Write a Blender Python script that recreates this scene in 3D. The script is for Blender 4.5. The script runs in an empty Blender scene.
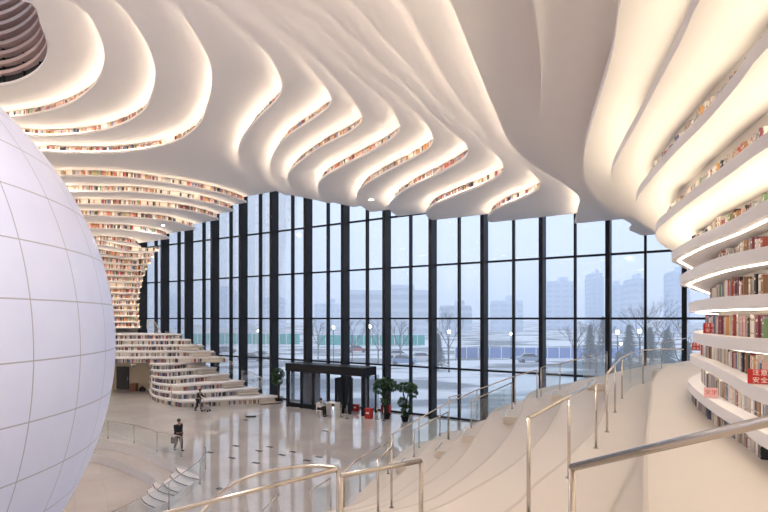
import bpy, bmesh, math, random
from mathutils import Vector, Matrix
from mathutils.geometry import tessellate_polygon
random.seed(7)
sc = bpy.context.scene
COL = sc.collection
PI = math.pi
F, CX, HY, CZ = 500.0, 384.0, 318.5, 7.2      # lens and eye height, used once to survey the plan

# ------------------------------------------------------------------ survey helpers
def bp(px, py, z):
    """photogrammetric survey: where a sight line meets the level z (metres)"""
    D = F * (z - CZ) / (HY - py)
    return ((px - CX) / F * D, D)
FC = 31532.0
def fac(px):
    D = FC / (px + 425.0)
    return Vector(((px - CX) / F * D, D))
FU = (fac(145) - fac(687)).normalized()          # along the facade, towards the left
FN = Vector((-FU.y, FU.x))
if FN.y > 0: FN = -FN                            # into the room
FP = fac(608)
def fdist(p): return (Vector(p) - FP).dot(FN)    # distance inside the glass
def fpoint(t, d=0.0):                            # t metres left of the 608 fin, d metres inside
    q = FP + FU * t + FN * d
    return (q.x, q.y)

# ------------------------------------------------------------------ materials
def nt(m): return m.node_tree.nodes, m.node_tree.links
def mat(name, col, rough=0.5, metal=0.0, noise=0.0, nscale=8.0, bump=0.0, spec=0.5, emit=None, estr=0.0):
    m = bpy.data.materials.new(name); m.use_nodes = True
    N, L = nt(m); b = N['Principled BSDF']
    b.inputs['Base Color'].default_value = (*col, 1)
    b.inputs['Roughness'].default_value = rough
    b.inputs['Metallic'].default_value = metal
    b.inputs['Specular IOR Level'].default_value = spec
    if noise > 0 or bump > 0:
        tc = N.new('ShaderNodeTexCoord'); n = N.new('ShaderNodeTexNoise')
        n.inputs['Scale'].default_value = nscale; n.inputs['Detail'].default_value = 4
        L.new(tc.outputs['Object'], n.inputs['Vector'])
        if noise > 0:
            mx = N.new('ShaderNodeMix'); mx.data_type = 'RGBA'
            mx.inputs[6].default_value = (*[c * (1 - noise) for c in col], 1)
            mx.inputs[7].default_value = (*[min(1, c * (1 + noise)) for c in col], 1)
            L.new(n.outputs['Fac'], mx.inputs[0]); L.new(mx.outputs[2], b.inputs['Base Color'])
        if bump > 0:
            bn = N.new('ShaderNodeBump'); bn.inputs['Strength'].default_value = bump
            L.new(n.outputs['Fac'], bn.inputs['Height']); L.new(bn.outputs['Normal'], b.inputs['Normal'])
    if emit:
        b.inputs['Emission Color'].default_value = (*emit, 1)
        b.inputs['Emission Strength'].default_value = estr
    return m

def srgb(r, g, b):
    f = lambda c: (c / 255 / 12.92) if c / 255 <= 0.04045 else ((c / 255 + 0.055) / 1.055) ** 2.4
    return (f(r), f(g), f(b))

M = {}
M['plaster'] = mat('white_plaster', (0.80, 0.775, 0.785), 0.55, noise=0.012, nscale=1.5)
M['riser'] = mat('shelf_back', (0.74, 0.68, 0.62), 0.6, noise=0.02, nscale=3)
M['tread'] = mat('terrace_resin', (0.66, 0.595, 0.535), 0.45, noise=0.03, nscale=1.2)
M['led'] = mat('led_strip', (1, 0.9, 0.75), 0.5, emit=(1.0, 0.84, 0.64), estr=12.5)
M['led2'] = mat('led_strip_near', (1, 0.9, 0.75), 0.5, emit=(1.0, 0.86, 0.68), estr=5.0)
M['led_l'] = mat('led_strip_left', (1, 0.9, 0.75), 0.5, emit=(1.0, 0.83, 0.60), estr=5.5)
M['edge_strip'] = mat('terrace_edge_shade', (0.575, 0.515, 0.46), 0.5)
M['led_n'] = mat('led_strip_right', (1, 0.9, 0.75), 0.5, emit=(1.0, 0.85, 0.60), estr=6.5)
M['led_m'] = mat('led_strip_dim', (1, 0.9, 0.75), 0.5, emit=(1.0, 0.80, 0.62), estr=2.0)
M['led3'] = mat('led_strip_far', (1, 0.9, 0.75), 0.5, emit=(1.0, 0.80, 0.55), estr=3.2)
M['steel'] = mat('brushed_steel', (0.60, 0.55, 0.50), 0.26, metal=1.0, noise=0.05, nscale=40)
M['dark'] = mat('dark_aluminium', (0.012, 0.013, 0.018), 0.5, noise=0.1, nscale=3, spec=0.25)
M['black'] = mat('black_plastic', (0.012, 0.012, 0.014), 0.5)
M['white'] = mat('white_lacquer', (0.82, 0.81, 0.80), 0.4)
M['red'] = mat('red_lacquer', (0.50, 0.02, 0.02), 0.45)
M['pink'] = mat('pink_card', (0.85, 0.50, 0.50), 0.5)
M['signwhite'] = mat('sign_white', (0.9, 0.82, 0.78), 0.5)
M['pinkbrown'] = mat('louvre_bronze', (0.62, 0.45, 0.43), 0.4, noise=0.05)
M['darkglass'] = mat('dark_glass', (0.05, 0.055, 0.065), 0.12)
M['brown'] = mat('brown_card', (0.16, 0.07, 0.045), 0.7, noise=0.1)
M['cream'] = mat('cream_paint', (0.62, 0.54, 0.42), 0.7)
M['cloth'] = mat('black_cloth', (0.012, 0.012, 0.018), 0.85, noise=0.2)
M['shirt'] = mat('white_shirt', (0.7, 0.7, 0.72), 0.8)
M['skin'] = mat('skin', (0.42, 0.25, 0.18), 0.6)
M['hair'] = mat('dark_hair', (0.01, 0.008, 0.008), 0.6)
M['leaf'] = mat('green_leaf', (0.035, 0.10, 0.03), 0.45, noise=0.4, nscale=6)
M['bark'] = mat('bark', (0.09, 0.06, 0.04), 0.9, noise=0.3, nscale=20)
M['twig'] = mat('bare_twigs', (0.10, 0.085, 0.08), 0.9)
M['soil'] = mat('soil', (0.05, 0.035, 0.025), 0.95)
M['conifer'] = mat('conifer', (0.045, 0.075, 0.055), 0.8, noise=0.4)
M['tyre'] = mat('tyre', (0.02, 0.02, 0.02), 0.8)

# polished stone floor with fine joints
def floor_mat():
    m = mat('polished_stone', (0.5, 0.46, 0.42), 0.06, spec=1.0)
    N, L = nt(m); b = N['Principled BSDF']
    tc = N.new('ShaderNodeTexCoord')
    mp = N.new('ShaderNodeMapping'); mp.inputs['Rotation'].default_value = (0, 0, math.atan2(FU.y, FU.x))
    L.new(tc.outputs['Object'], mp.inputs['Vector'])
    br = N.new('ShaderNodeTexBrick'); br.offset = 0.0; br.inputs['Scale'].default_value = 1.0
    br.inputs['Brick Width'].default_value = 1.2; br.inputs['Row Height'].default_value = 1.2
    br.inputs['Mortar Size'].default_value = 0.008
    br.inputs['Color1'].default_value = (0.62, 0.585, 0.57, 1); br.inputs['Color2'].default_value = (0.59, 0.56, 0.545, 1)
    br.inputs['Mortar'].default_value = (0.52, 0.48, 0.44, 1)
    L.new(mp.outputs['Vector'], br.inputs['Vector'])
    n = N.new('ShaderNodeTexNoise'); n.inputs['Scale'].default_value = 0.35; n.inputs['Detail'].default_value = 6
    L.new(tc.outputs['Object'], n.inputs['Vector'])
    mx = N.new('ShaderNodeMix'); mx.data_type = 'RGBA'; mx.blend_type = 'MULTIPLY'; mx.inputs[0].default_value = 0.5
    cr = N.new('ShaderNodeValToRGB'); cr.color_ramp.elements[0].color = (0.75, 0.72, 0.70, 1); cr.color_ramp.elements[1].color = (1, 1, 1, 1)
    cr.color_ramp.elements[0].position = 0.35; cr.color_ramp.elements[1].position = 0.65
    L.new(n.outputs['Fac'], cr.inputs[0]); L.new(br.outputs['Color'], mx.inputs[6]); L.new(cr.outputs[0], mx.inputs[7])
    L.new(mx.outputs[2], b.inputs['Base Color'])
    return m
M['floor'] = floor_mat()

def glass_mat(name, frit=0.10, tint=(0.93, 0.96, 1.0), refl=1.0):
    m = bpy.data.materials.new(name); m.use_nodes = True
    N, L = nt(m); N.remove(N['Principled BSDF'])
    out = N['Material Output']
    tr = N.new('ShaderNodeBsdfTransparent'); tr.inputs[0].default_value = (*tint, 1)
    gl = N.new('ShaderNodeBsdfGlossy'); gl.inputs['Roughness'].default_value = 0.03
    fr = N.new('ShaderNodeFresnel'); fr.inputs['IOR'].default_value = 1.45; mu = N.new('ShaderNodeMath'); mu.operation = 'MULTIPLY'; mu.inputs[1].default_value = refl; L.new(fr.outputs[0], mu.inputs[0])
    mx = N.new('ShaderNodeMixShader'); L.new(mu.outputs[0], mx.inputs[0]); L.new(tr.outputs[0], mx.inputs[1]); L.new(gl.outputs[0], mx.inputs[2])
    tl = N.new('ShaderNodeBsdfTranslucent'); tl.inputs[0].default_value = (0.9, 0.93, 1, 1)
    m2 = N.new('ShaderNodeMixShader'); m2.inputs[0].default_value = frit
    L.new(mx.outputs[0], m2.inputs[1]); L.new(tl.outputs[0], m2.inputs[2]); L.new(m2.outputs[0], out.inputs[0])
    return m
M['glass'] = glass_mat('fritted_facade_glass', 0.15, refl=.45)
M['rail_glass'] = glass_mat('balustrade_glass', 0.01, (0.96, 0.985, 0.985), refl=.22)

def sphere_mat():
    m = mat('sphere_panels', (0.66, 0.66, 0.74), 0.35, spec=0.3)
    N, L = nt(m); b = N['Principled BSDF']
    tc = N.new('ShaderNodeTexCoord'); sp = N.new('ShaderNodeSeparateXYZ'); L.new(tc.outputs['Object'], sp.inputs[0])
    def mth(op, a, bb=None, c=None):
        x = N.new('ShaderNodeMath'); x.operation = op
        for i, v in enumerate((a, bb, c)):
            if v is None: continue
            if isinstance(v, (int, float)): x.inputs[i].default_value = v
            else: L.new(v, x.inputs[i])
        return x.outputs[0]
    az = mth('ARCTAN2', sp.outputs[1], sp.outputs[0])
    el = mth('ARCSINE', mth('DIVIDE', sp.outputs[2], 8.5))
    def lines(v, step, off, wd):
        q = mth('FRACT', mth('ADD', mth('DIVIDE', v, math.radians(step)), off))
        return mth('LESS_THAN', mth('ABSOLUTE', mth('SUBTRACT', q, 0.5)), wd)
    big = mth('MAXIMUM', lines(az, 10, 0.0, 0.010), lines(el, 8, -0.42, 0.012))
    fine = 0.0
    n = N.new('ShaderNodeTexNoise'); n.inputs['Scale'].default_value = 1.2; n.inputs['Detail'].default_value = 5
    L.new(tc.outputs['Object'], n.inputs['Vector'])
    mxn = N.new('ShaderNodeMix'); mxn.data_type = 'RGBA'
    mxn.inputs[6].default_value = (0.58, 0.61, 0.80, 1); mxn.inputs[7].default_value = (0.66, 0.69, 0.87, 1)
    L.new(n.outputs['Fac'], mxn.inputs[0])
    mx = N.new('ShaderNodeMix'); mx.data_type = 'RGBA'; mx.inputs[7].default_value = (0.36, 0.36, 0.44, 1)
    L.new(mth('MAXIMUM', big, fine), mx.inputs[0]); L.new(mxn.outputs[2], mx.inputs[6]); L.new(mx.outputs[2], b.inputs['Base Color'])
    # the LED media sphere gives off a faint cool light of its own
    L.new(mx.outputs[2], b.inputs['Emission Color']); b.inputs['Emission Strength'].default_value = 0.12
    return m
M['sphere'] = sphere_mat()

BOOKC = [((0.64, 0.58, 0.53), 'cream'), ((0.42, 0.36, 0.33), 'beige'), ((0.38, 0.09, 0.07), 'red'), ((0.03, 0.03, 0.04), 'black'),
         ((0.10, 0.13, 0.25), 'navy'), ((0.30, 0.30, 0.33), 'grey'), ((0.30, 0.17, 0.10), 'brown'), ((0.70, 0.66, 0.64), 'white'),
         ((0.16, 0.26, 0.14), 'green'), ((0.55, 0.30, 0.12), 'orange'), ((0.55, 0.33, 0.32), 'pink'), ((0.22, 0.06, 0.09), 'maroon')]
BM = [mat('book_' + n, c, 0.6, noise=0.08, nscale=20) for c, n in BOOKC]
M['pages'] = mat('page_edges', (0.78, 0.72, 0.60), 0.8)

# ------------------------------------------------------------------ mesh helpers
def mkobj(name, bm, mats, parent=None, smooth=False):
    me = bpy.data.meshes.new(name); bm.to_mesh(me); bm.free()
    for m in (mats if isinstance(mats, (list, tuple)) else [mats]): me.materials.append(m)
    if smooth:
        for p in me.polygons: p.use_smooth = True
    o = bpy.data.objects.new(name, me); COL.objects.link(o)
    if parent is not None: o.parent = parent
    return o
def empty(name, loc=(0, 0, 0), rz=0.0):
    o = bpy.data.objects.new(name, None); COL.objects.link(o); o.location = loc; o.rotation_euler = (0, 0, rz)
    o.empty_display_size = 0.2
    return o
def tag(o, label=None, cat=None, group=None, kind=None):
    if label: o['label'] = label
    if cat: o['category'] = cat
    if group: o['group'] = group
    if kind: o['kind'] = kind
    return o
def struct(o, label=None):
    o['kind'] = 'structure'
    if label: o['label'] = label
    return o
def box(bm, c, s, rz=0.0, mi=0, ry=0.0, rx=0.0):
    R = Matrix.Rotation(rz, 3, 'Z') @ Matrix.Rotation(ry, 3, 'Y') @ Matrix.Rotation(rx, 3, 'X')
    vs = []
    for z in (-.5, .5):
        for x, y in ((-.5, -.5), (.5, -.5), (.5, .5), (-.5, .5)):
            vs.append(bm.verts.new(Vector(c) + R @ Vector((x * s[0], y * s[1], z * s[2]))))
    for f in ((0, 3, 2, 1), (4, 5, 6, 7), (0, 1, 5, 4), (1, 2, 6, 5), (2, 3, 7, 6), (3, 0, 4, 7)):
        bm.faces.new([vs[i] for i in f]).material_index = mi
    return vs
def tube(bm, pts, r, n=8, mi=0, cap=True, radii=None):
    pts = [Vector(p) for p in pts]; rings = []
    up = Vector((0, 0, 1))
    for i, p in enumerate(pts):
        d = (pts[min(i + 1, len(pts) - 1)] - pts[max(i - 1, 0)]).normalized()
        a = d.cross(up)
        if a.length < 1e-3: a = d.cross(Vector((1, 0, 0)))
        a.normalize(); b = d.cross(a).normalized()
        rr = radii[i] if radii else r
        rings.append([bm.verts.new(p + (a * math.cos(2 * PI * k / n) + b * math.sin(2 * PI * k / n)) * rr) for k in range(n)])
    for i in range(len(rings) - 1):
        for k in range(n):
            f = bm.faces.new((rings[i][k], rings[i][(k + 1) % n], rings[i + 1][(k + 1) % n], rings[i + 1][k])); f.material_index = mi; f.smooth = True
    if cap:
        for rg in (rings[0], rings[-1]):
            f = bm.faces.new(rg if rg is rings[-1] else rg[::-1]); f.material_index = mi
def lathe(bm, prof, c=(0, 0, 0), n=16, mi=0):
    rings = []
    for r, z in prof:
        rings.append([bm.verts.new((c[0] + r * math.cos(2 * PI * k / n), c[1] + r * math.sin(2 * PI * k / n), c[2] + z)) for k in range(n)])
    for i in range(len(rings) - 1):
        for k in range(n):
            f = bm.faces.new((rings[i][k], rings[i][(k + 1) % n], rings[i + 1][(k + 1) % n], rings[i + 1][k])); f.material_index = mi; f.smooth = True
    bm.faces.new(rings[0][::-1]).material_index = mi; bm.faces.new(rings[-1]).material_index = mi
def blob(bm, c, s, sub=2, mi=0, jit=0.0):
    r = bmesh.ops.create_icosphere(bm, subdivisions=sub, radius=1.0)
    for v in r['verts']:
        k = 1 + random.uniform(-jit, jit)
        v.co = Vector(c) + Vector((v.co.x * s[0] * k, v.co.y * s[1] * k, v.co.z * s[2] * k))
        for f in v.link_faces: f.material_index = mi; f.smooth = True
def bez(o, wd=0.01, seg=2):
    m = o.modifiers.new('bevel', 'BEVEL'); m.width = wd; m.segments = seg; m.limit_method = 'ANGLE'; return o

def catmull(pts, closed=False, step=0.35):
    P = [Vector(p) for p in pts]
    out = []
    n = len(P)
    rng = range(n) if closed else range(n - 1)
    for i in rng:
        if closed: p0, p1, p2, p3 = P[i - 1], P[i], P[(i + 1) % n], P[(i + 2) % n]
        else: p0, p1, p2, p3 = P[max(i - 1, 0)], P[i], P[i + 1], P[min(i + 2, n - 1)]
        if (p1 - p2).length < 1e-6: continue
        d1 = max((p1 - p0).length, 1e-4) ** .5; d2 = (p2 - p1).length ** .5; d3 = max((p3 - p2).length, 1e-4) ** .5
        k = max(1, int(math.ceil((p2 - p1).length / step)))
        if (p2 - p1).length > 15: k = 24
        m1 = (p1 - p0) / d1 - (p2 - p0) / (d1 + d2) + (p2 - p1) / d2 if (p1 - p0).length > 1e-6 else (p2 - p1) / d2
        m2 = (p2 - p1) / d2 - (p3 - p1) / (d2 + d3) + (p3 - p2) / d3 if (p3 - p2).length > 1e-6 else (p2 - p1) / d2
        m1 = m1 * d2; m2 = m2 * d2
        for j in range(k):
            t = j / k; t2 = t * t; t3 = t2 * t
            out.append((2 * t3 - 3 * t2 + 1) * p1 + (t3 - 2 * t2 + t) * m1 + (-2 * t3 + 3 * t2) * p2 + (t3 - t2) * m2)
    if not closed: out.append(P[-1])
    return out
def keep_inside(pts, d=1.05):
    r = []
    for p in pts:
        q = Vector(p); k = fdist(q)
        if k < d: q = q + FN * (d - k)
        if not r or (q - r[-1]).length > 0.02: r.append(q)
    return r
def offset(pts, w, closed=False, keep=False):
    n = len(pts); r = []
    for i, p in enumerate(pts):
        a = pts[i - 1] if (closed or i > 0) else pts[0]
        b = pts[(i + 1) % n] if (closed or i < n - 1) else pts[-1]
        d = (b - a)
        if d.length < 1e-6: r.append(p.copy()); continue
        d.normalize(); r.append(p + Vector((d.y, -d.x)) * w)     # to the right of travel = away from the atrium
    if keep: return r
    out = [r[0]]
    for i in range(1, n):
        if (r[i] - r[i - 1]).dot(pts[i] - pts[i - 1]) > 0: out.append(r[i])
    return out
def slab_mesh(poly, z0, z1):
    if sum(poly[i - 1].cross(poly[i]) for i in range(len(poly))) < 0: poly = poly[::-1]
    bm = bmesh.new()
    v3 = [Vector((p.x, p.y, 0)) for p in poly]
    tris = tessellate_polygon([v3])
    lo = [bm.verts.new((p.x, p.y, z0)) for p in poly]; hi = [bm.verts.new((p.x, p.y, z1)) for p in poly]
    slo = [bm.verts.new((p.x, p.y, z0)) for p in poly]; shi = [bm.verts.new((p.x, p.y, z1)) for p in poly]
    n = len(poly)
    for t in tris:
        a, b, c = t
        ar = (poly[b] - poly[a]).cross(poly[c] - poly[a])
        if abs(ar) < 1e-9: continue
        if ar < 0: b, c = c, b
        try:
            bm.faces.new((hi[a], hi[b], hi[c])); bm.faces.new((lo[a], lo[c], lo[b]))
        except ValueError: pass
    for i in range(n):
        j = (i + 1) % n
        try:
            f = bm.faces.new((slo[i], slo[j], shi[j], shi[i])); f.smooth = True
        except ValueError: pass
    return bm
def ribbon(pts, z0, z1):
    bm = bmesh.new()
    lo = [bm.verts.new((p.x, p.y, z0)) for p in pts]; hi = [bm.verts.new((p.x, p.y, z1)) for p in pts]
    for i in range(len(pts) - 1):
        bm.faces.new((lo[i], lo[i + 1], hi[i + 1], hi[i])).smooth = True
    return bm
def flat_strip(a, b, z, dz=0.03):
    bm = bmesh.new(); n = min(len(a), len(b))
    va = [bm.verts.new((p.x, p.y, z)) for p in a[:n]]; vb = [bm.verts.new((p.x, p.y, z)) for p in b[:n]]
    wa = [bm.verts.new((p.x, p.y, z + dz)) for p in a[:n]]; wb = [bm.verts.new((p.x, p.y, z + dz)) for p in b[:n]]
    for i in range(n - 1):
        for q in ((va, vb), (wb, wa), (wa, va), (vb, wb)):
            bm.faces.new((q[0][i], q[0][i + 1], q[1][i + 1], q[1][i]))
    return bm

# ------------------------------------------------------------------ room limits
XR, YB, XL = 36.0, -15.0, -61.0
def t_of_x(x, d): # parameter along the facade for plan x at inner distance d
    return (x - FP.x - FN.x * d) / FU.x
DIN = 1.05
FR = Vector(fpoint(t_of_x(XR, DIN), DIN)); FL = Vector(fpoint(t_of_x(XL, DIN), DIN))
def close_right(c): return c + [FR, Vector((XR, YB)), Vector((XL, YB))]
def close_left(c): return c + [FL]
def close_full(c): return c + [FL, FR, Vector((XR, YB)), Vector((XL, YB))]

# ------------------------------------------------------------------ level contours (atrium always on the left of travel)
T = 0.15
def px(z, *pts): return [bp(x, y, z) for x, y in pts]
def fend(p, z):   # last surveyed pixel -> a point on the inner facade line
    k = Vector(((p - CX) / F, 1.0)); t = (FP + FN * DIN).dot(FN) / k.dot(FN)
    return (k.x * t, k.y * t)
zA = 18.45; dz = 0.5875
ZL = {8: 13.75, 7: 14.35}
for i in range(1, 7): ZL[i] = zA - dz * i
ZL[7] = zA - dz * 7; ZL[8] = zA - dz * 8
Z = dict(X=6.02, W=6.50, V=6.98, U=7.46, T=7.94, S=8.42, R=8.95, Q=9.6, P=10.3, O=11.1, N=12.1, M=13.15)

R = {}   # right-hand contours
wrap = [(8.6, 13.0), (10.8, 15.0), (16, 18.0), (36, 21)]
near = lambda y: [(XL, y), (-20, y + 1.5), (-6, y + 3.5)]
R['X'] = ([(XL, -11), (-20, -10), (-4, -7.5), (2.5, -3), (3.7, 1), (3.85, 3.5)] + px(6.02, (768, 435), (745, 420), (718, 405), (693, 387), (688.5, 379)) + [(6.9, 10.9)] + wrap, 'near')
R['W'] = ([(XL, -11), (-20, -10), (-4, -7.5), (2.4, -3), (3.6, 1), (3.72, 3.4)] + px(6.50, (768, 390), (729, 373), (707, 362), (690, 354)) + [(6.7, 10.5)] + wrap, 'near')
R['V'] = ([(XL, -11), (-20, -10), (-4, -7.5), (2.5, -3), (3.7, 1), (3.8, 3.5), (4.0, 5.25), (4.2, 6.3), (4.85, 7.8), (5.42, 8.75), (6.0, 9.5), (6.9, 10.6)] + wrap, 'near')
R['U'] = ([(XL, -11), (-20, -10), (-4, -7.5), (2.5, -3), (3.7, 1), (3.8, 3.5), (3.97, 5.2), (4.1, 6.2), (4.7, 7.6), (5.3, 8.7), (5.85, 9.5), (6.7, 10.6)] + wrap, 'near')
R['T'] = ([(XL, -11), (-20, -10), (-4, -7.5), (2.4, -3), (3.6, 1), (3.75, 3.5)] + px(7.79, (768, 260.6), (726, 268), (695, 277.5), (680, 285.3)) + [(5.75, 9.5), (6.6, 10.6)] + wrap, 'near')
R['S'] = ([(XL, -11), (-20, -10), (-4, -7.5), (2.3, -3), (3.5, 1), (3.65, 3.5)] + px(8.27, (768, 214), (729, 233), (695, 247), (678, 256), (671.5, 261)) + [(5.9, 10.0), (6.7, 11.0)] + wrap, 'near')
R['R'] = ([(XL, -10.5), (-20, -9.5), (-4, -7), (2.0, -3), (3.2, 0.5), (3.45, 3)] + px(8.80, (768, 147.5), (726, 177), (691, 202), (668, 220), (657, 230)) + [(5.45, 10.0), (6.3, 11.2), (7.9, 13.0), (10.5, 15.5), (16, 18.6), (36, 21.1)], 'near')
R['Q'] = ([(XL, -10), (-20, -9), (-4, -6.5), (1.6, -3), (2.8, 0), (3.1, 2.6)] + px(9.45, (768, 47.5), (736, 87.5), (701, 127.5), (676, 152), (651, 180), (638, 197), (636.5, 208)) + [(5.7, 11.1), (6.6, 12.4), (8.2, 14.1), (11, 16.2), (17, 19), (36, 21.6)], 'near')
R['P'] = ([(XL, -9), (-18, -7.8), (-6, -6), (0, -3), (2.0, 0.5), (2.7, 3)] + px(10.15, (700, 0), (683, 37), (660, 80), (638, 122), (622, 150), (613, 169), (611.5, 187), (621, 203), (641, 222)) + [(9.4, 17.1), (13, 19.3), (20, 22), (36, 24)], 'near')
R['O'] = ([(XL, -7.5), (-18, -6.3), (-7, -4.2), (-1, -1), (1.8, 2.5)] + px(10.95, (620.5, 0), (613, 50), (591, 125), (584.5, 152), (584.5, 174), (593, 194.5), (608, 206.5), (624, 217)) + [(10.1, 19.4), (12.2, 22.0), (17, 24.6), (26, 26.0), (36, 26.5)], 'near')
R['N'] = ([(XL, -5.8), (-18, -4.6), (-9, -2.6), (-3, 0.5), (.7, 4)] + px(11.95, (533, 0), (537, 28), (541, 62), (540.5, 95), (539.5, 120), (542, 145), (552, 166), (567, 181), (592, 200), (619, 217), (632, 225)) + [(13.2, 26.9)], 'fac')
R['M'] = ([(XL, -4.2), (-18, -3), (-11, -1), (-4, 2.3), (-.6, 5.3)] + px(13.15, (453, 0), (468, 37), (484, 78), (490, 93), (499, 115), (509, 137), (526, 156), (550, 172), (567.5, 183), (577, 190.6), (579.7, 199), (577, 211), (574.5, 221)), 'fac')
def RL(n, pre, *pts): R['L%d' % n] = (pre + px(ZL[n], *pts), 'fac')
RL(8, [(XL, -2.6), (-17, -1), (-8, 2.6), (-2.3, 6.5)], (405, 0), (421, 31), (438, 61), (460, 95), (484, 126), (505, 147), (524, 162), (536, 173.5), (539.6, 180), (537, 188), (520, 197), (503, 204), (490, 212), (488, 218), (496, 223))
RL(7, [(XL, -1), (-18, .8), (-10, 4), (-3.8, 8)], (356, 0), (368, 14), (390, 39), (410, 61), (437, 95), (456, 113), (476, 131), (490, 146), (499, 154), (503, 163), (500, 173), (480, 184), (450, 196), (431, 205), (426, 212), (434, 219), (446, 222))
RL(6, [(XL, .5), (-19, 2.4), (-11, 5.5), (-5.2, 9)], (319, 0), (337, 17), (360, 39), (384, 61), (404, 79), (421, 97), (437, 115), (452, 128), (464, 138), (468, 149), (463, 157), (440, 171), (405, 188), (391, 199), (389, 206), (396, 213), (408, 217))
RL(5, [(XL, 2), (-20, 4), (-12.5, 7.2), (-6.8, 10.2)], (300, 8), (322, 25), (345, 46), (368, 68), (390, 84), (406, 100), (421, 114), (430, 126), (433, 137), (429, 146), (410, 158), (385, 171), (364, 184), (357, 194), (359, 202), (372, 211))
RL(4, [(XL, 3.5), (-21, 5.3), (-13.5, 8.2), (-7.3, 11.3)], (300, 20), (318, 36), (340, 56), (362, 77), (376, 89), (390, 103), (398, 117), (400, 127), (393, 136), (370, 150), (345, 163), (324, 175), (318, 184), (323, 195), (335, 201))
RL(3, [(XL, 5), (-22, 6.8), (-15, 9.5), (-9.4, 12)], (250, 0), (268, 16), (290, 33), (313, 52), (332, 71), (352, 95), (360, 109), (361.5, 119), (350, 130), (325, 143), (300, 160), (289, 171), (288, 180), (296, 190), (306, 196))
RL(2, [(XL, 6.5), (-23, 8.2), (-16, 10.6), (-10, 12.9)], (236, 0), (265, 23), (290, 43), (309, 62), (322, 79), (329.5, 91), (331, 99), (326, 107), (305, 122), (285, 137), (273, 154), (270, 167), (275, 179), (286, 190), (294, 194))
RL(1, [(XL, 8), (-24, 9.6), (-17, 11.8), (-11, 13.7)], (213, 0), (226, 12), (242, 25), (257, 39), (273, 58), (280, 75), (282, 86), (277, 97), (262, 112), (248, 128), (240, 142), (238, 154), (243, 166), (256, 177), (274, 188), (286, 193.5))
FULL = {}
FULL['A'] = [(XL, 9.5), (-25, 11), (-18, 12.6), (-12, 14.2)] + px(zA, (170, 0), (190, 21), (201, 39), (209.5, 58), (212, 80), (207, 105), (199, 122), (183, 136), (160, 144.5), (130, 149.5), (95, 151.5), (60, 151), (42, 150)) + [(-30, 36.5), (XL, 38)]
FULL['B'] = [(XL, 11), (-26, 12.4), (-20, 13.8), (-14, 15)] + px(zA + .6, (117, 0), (135, 20), (150, 47), (155.5, 72), (152, 92), (144, 108), (125, 121), (100, 129), (70, 133.5), (40, 134.5), (20, 133)) + [(-30, 34.5), (XL, 36)]
FULL['C'] = [(XL, 13), (-30, 13.8), (-21, 14.6), (-15.8, 16.0)] + px(zA + 1.2, (82, 5), (95, 22), (103, 42), (104.5, 56), (101, 72), (90, 87), (72, 100), (50, 108.5), (22, 114.5), (0, 116.5)) + [(-30, 32.5), (XL, 34)]
ZF = dict(A=zA, B=zA + .6, C=zA + 1.2)
# left-hand contours, from the facade towards the left
LFT = {}
def LL(n, post, *pts): LFT['L%d' % n] = (px(ZL[n], *pts) + post, ZL[n])
LL(1, [(XL, 39.5)], (262, 212), (258, 207), (248, 201.5), (216, 191), (177, 183.5), (130, 177), (95, 175), (60, 174.5))
LL(2, [(XL, 42)], (240, 218), (237, 212), (229, 207.5), (208, 201.5), (177, 195.5), (137, 191), (102, 190.5), (68, 190))
LL(3, [(XL, 44.5)], (224, 224), (221, 219.5), (212, 215.5), (185, 209), (160, 206), (118, 204), (78, 203))
LL(4, [(XL, 46.5)], (203, 235), (199, 229), (188, 225), (168, 220), (137, 217), (110, 215.5), (83, 214.5))
LL(5, [(XL, 48.5)], (166, 252), (170, 243), (169, 237), (153, 232), (129, 229), (105, 228), (90, 227.5))
LL(6, [(XL, 50)], (161, 261), (144, 257), (139, 251), (141, 246.5), (136, 243.5), (121, 241), (95, 239.5))
def XD(*l): return [((p - CX) / F * D, D) for p, D in l]
LFT['L7'] = ([fend(158, 0)] + XD((149, 53.2), (137, 52.8), (124, 51.4), (112, 49.6), (99, 48.2), (85, 47.5)) + [(XL, 51)], ZL[7])
LFT['L8'] = ([fend(153, 0)] + XD((147, 53.8), (137, 53.4), (121, 52.6), (105, 50.6), (92, 49.4), (80, 49)) + [(XL, 52)], ZL[8])
tipx = {12: 149.5, 11: 146.5, 10: 144, 9: 142, 8: 141, 7: 140, 6: 139.5, 5: 139, 4: 139, 3: 139, 2: 139.5, 1: 140}
for m_ in range(12, 0, -1):
    w_ = min(1, (12 - m_) / 5)
    LFT['m%d' % m_] = ([fend(tipx[m_], 0)] + XD((tipx[m_] - 4, 54.3 + .3 * w_), (128, 53.7 + .6 * w_), (115, 52.6 + 1.4 * w_), (100, 51.2 + 2.6 * w_), (88, 50.6 + 3 * w_)) + [(XL, 54)], 5.665 + .62 * m_)

CONT = {}
for k, (pts, kind) in R.items():
    if kind == 'fac':
        pass
    c = keep_inside(catmull(pts, step=0.3), 1.1)
    CONT[k] = c
for k, pts in FULL.items(): CONT[k] = keep_inside(catmull(pts, step=0.35), 1.1)

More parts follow.
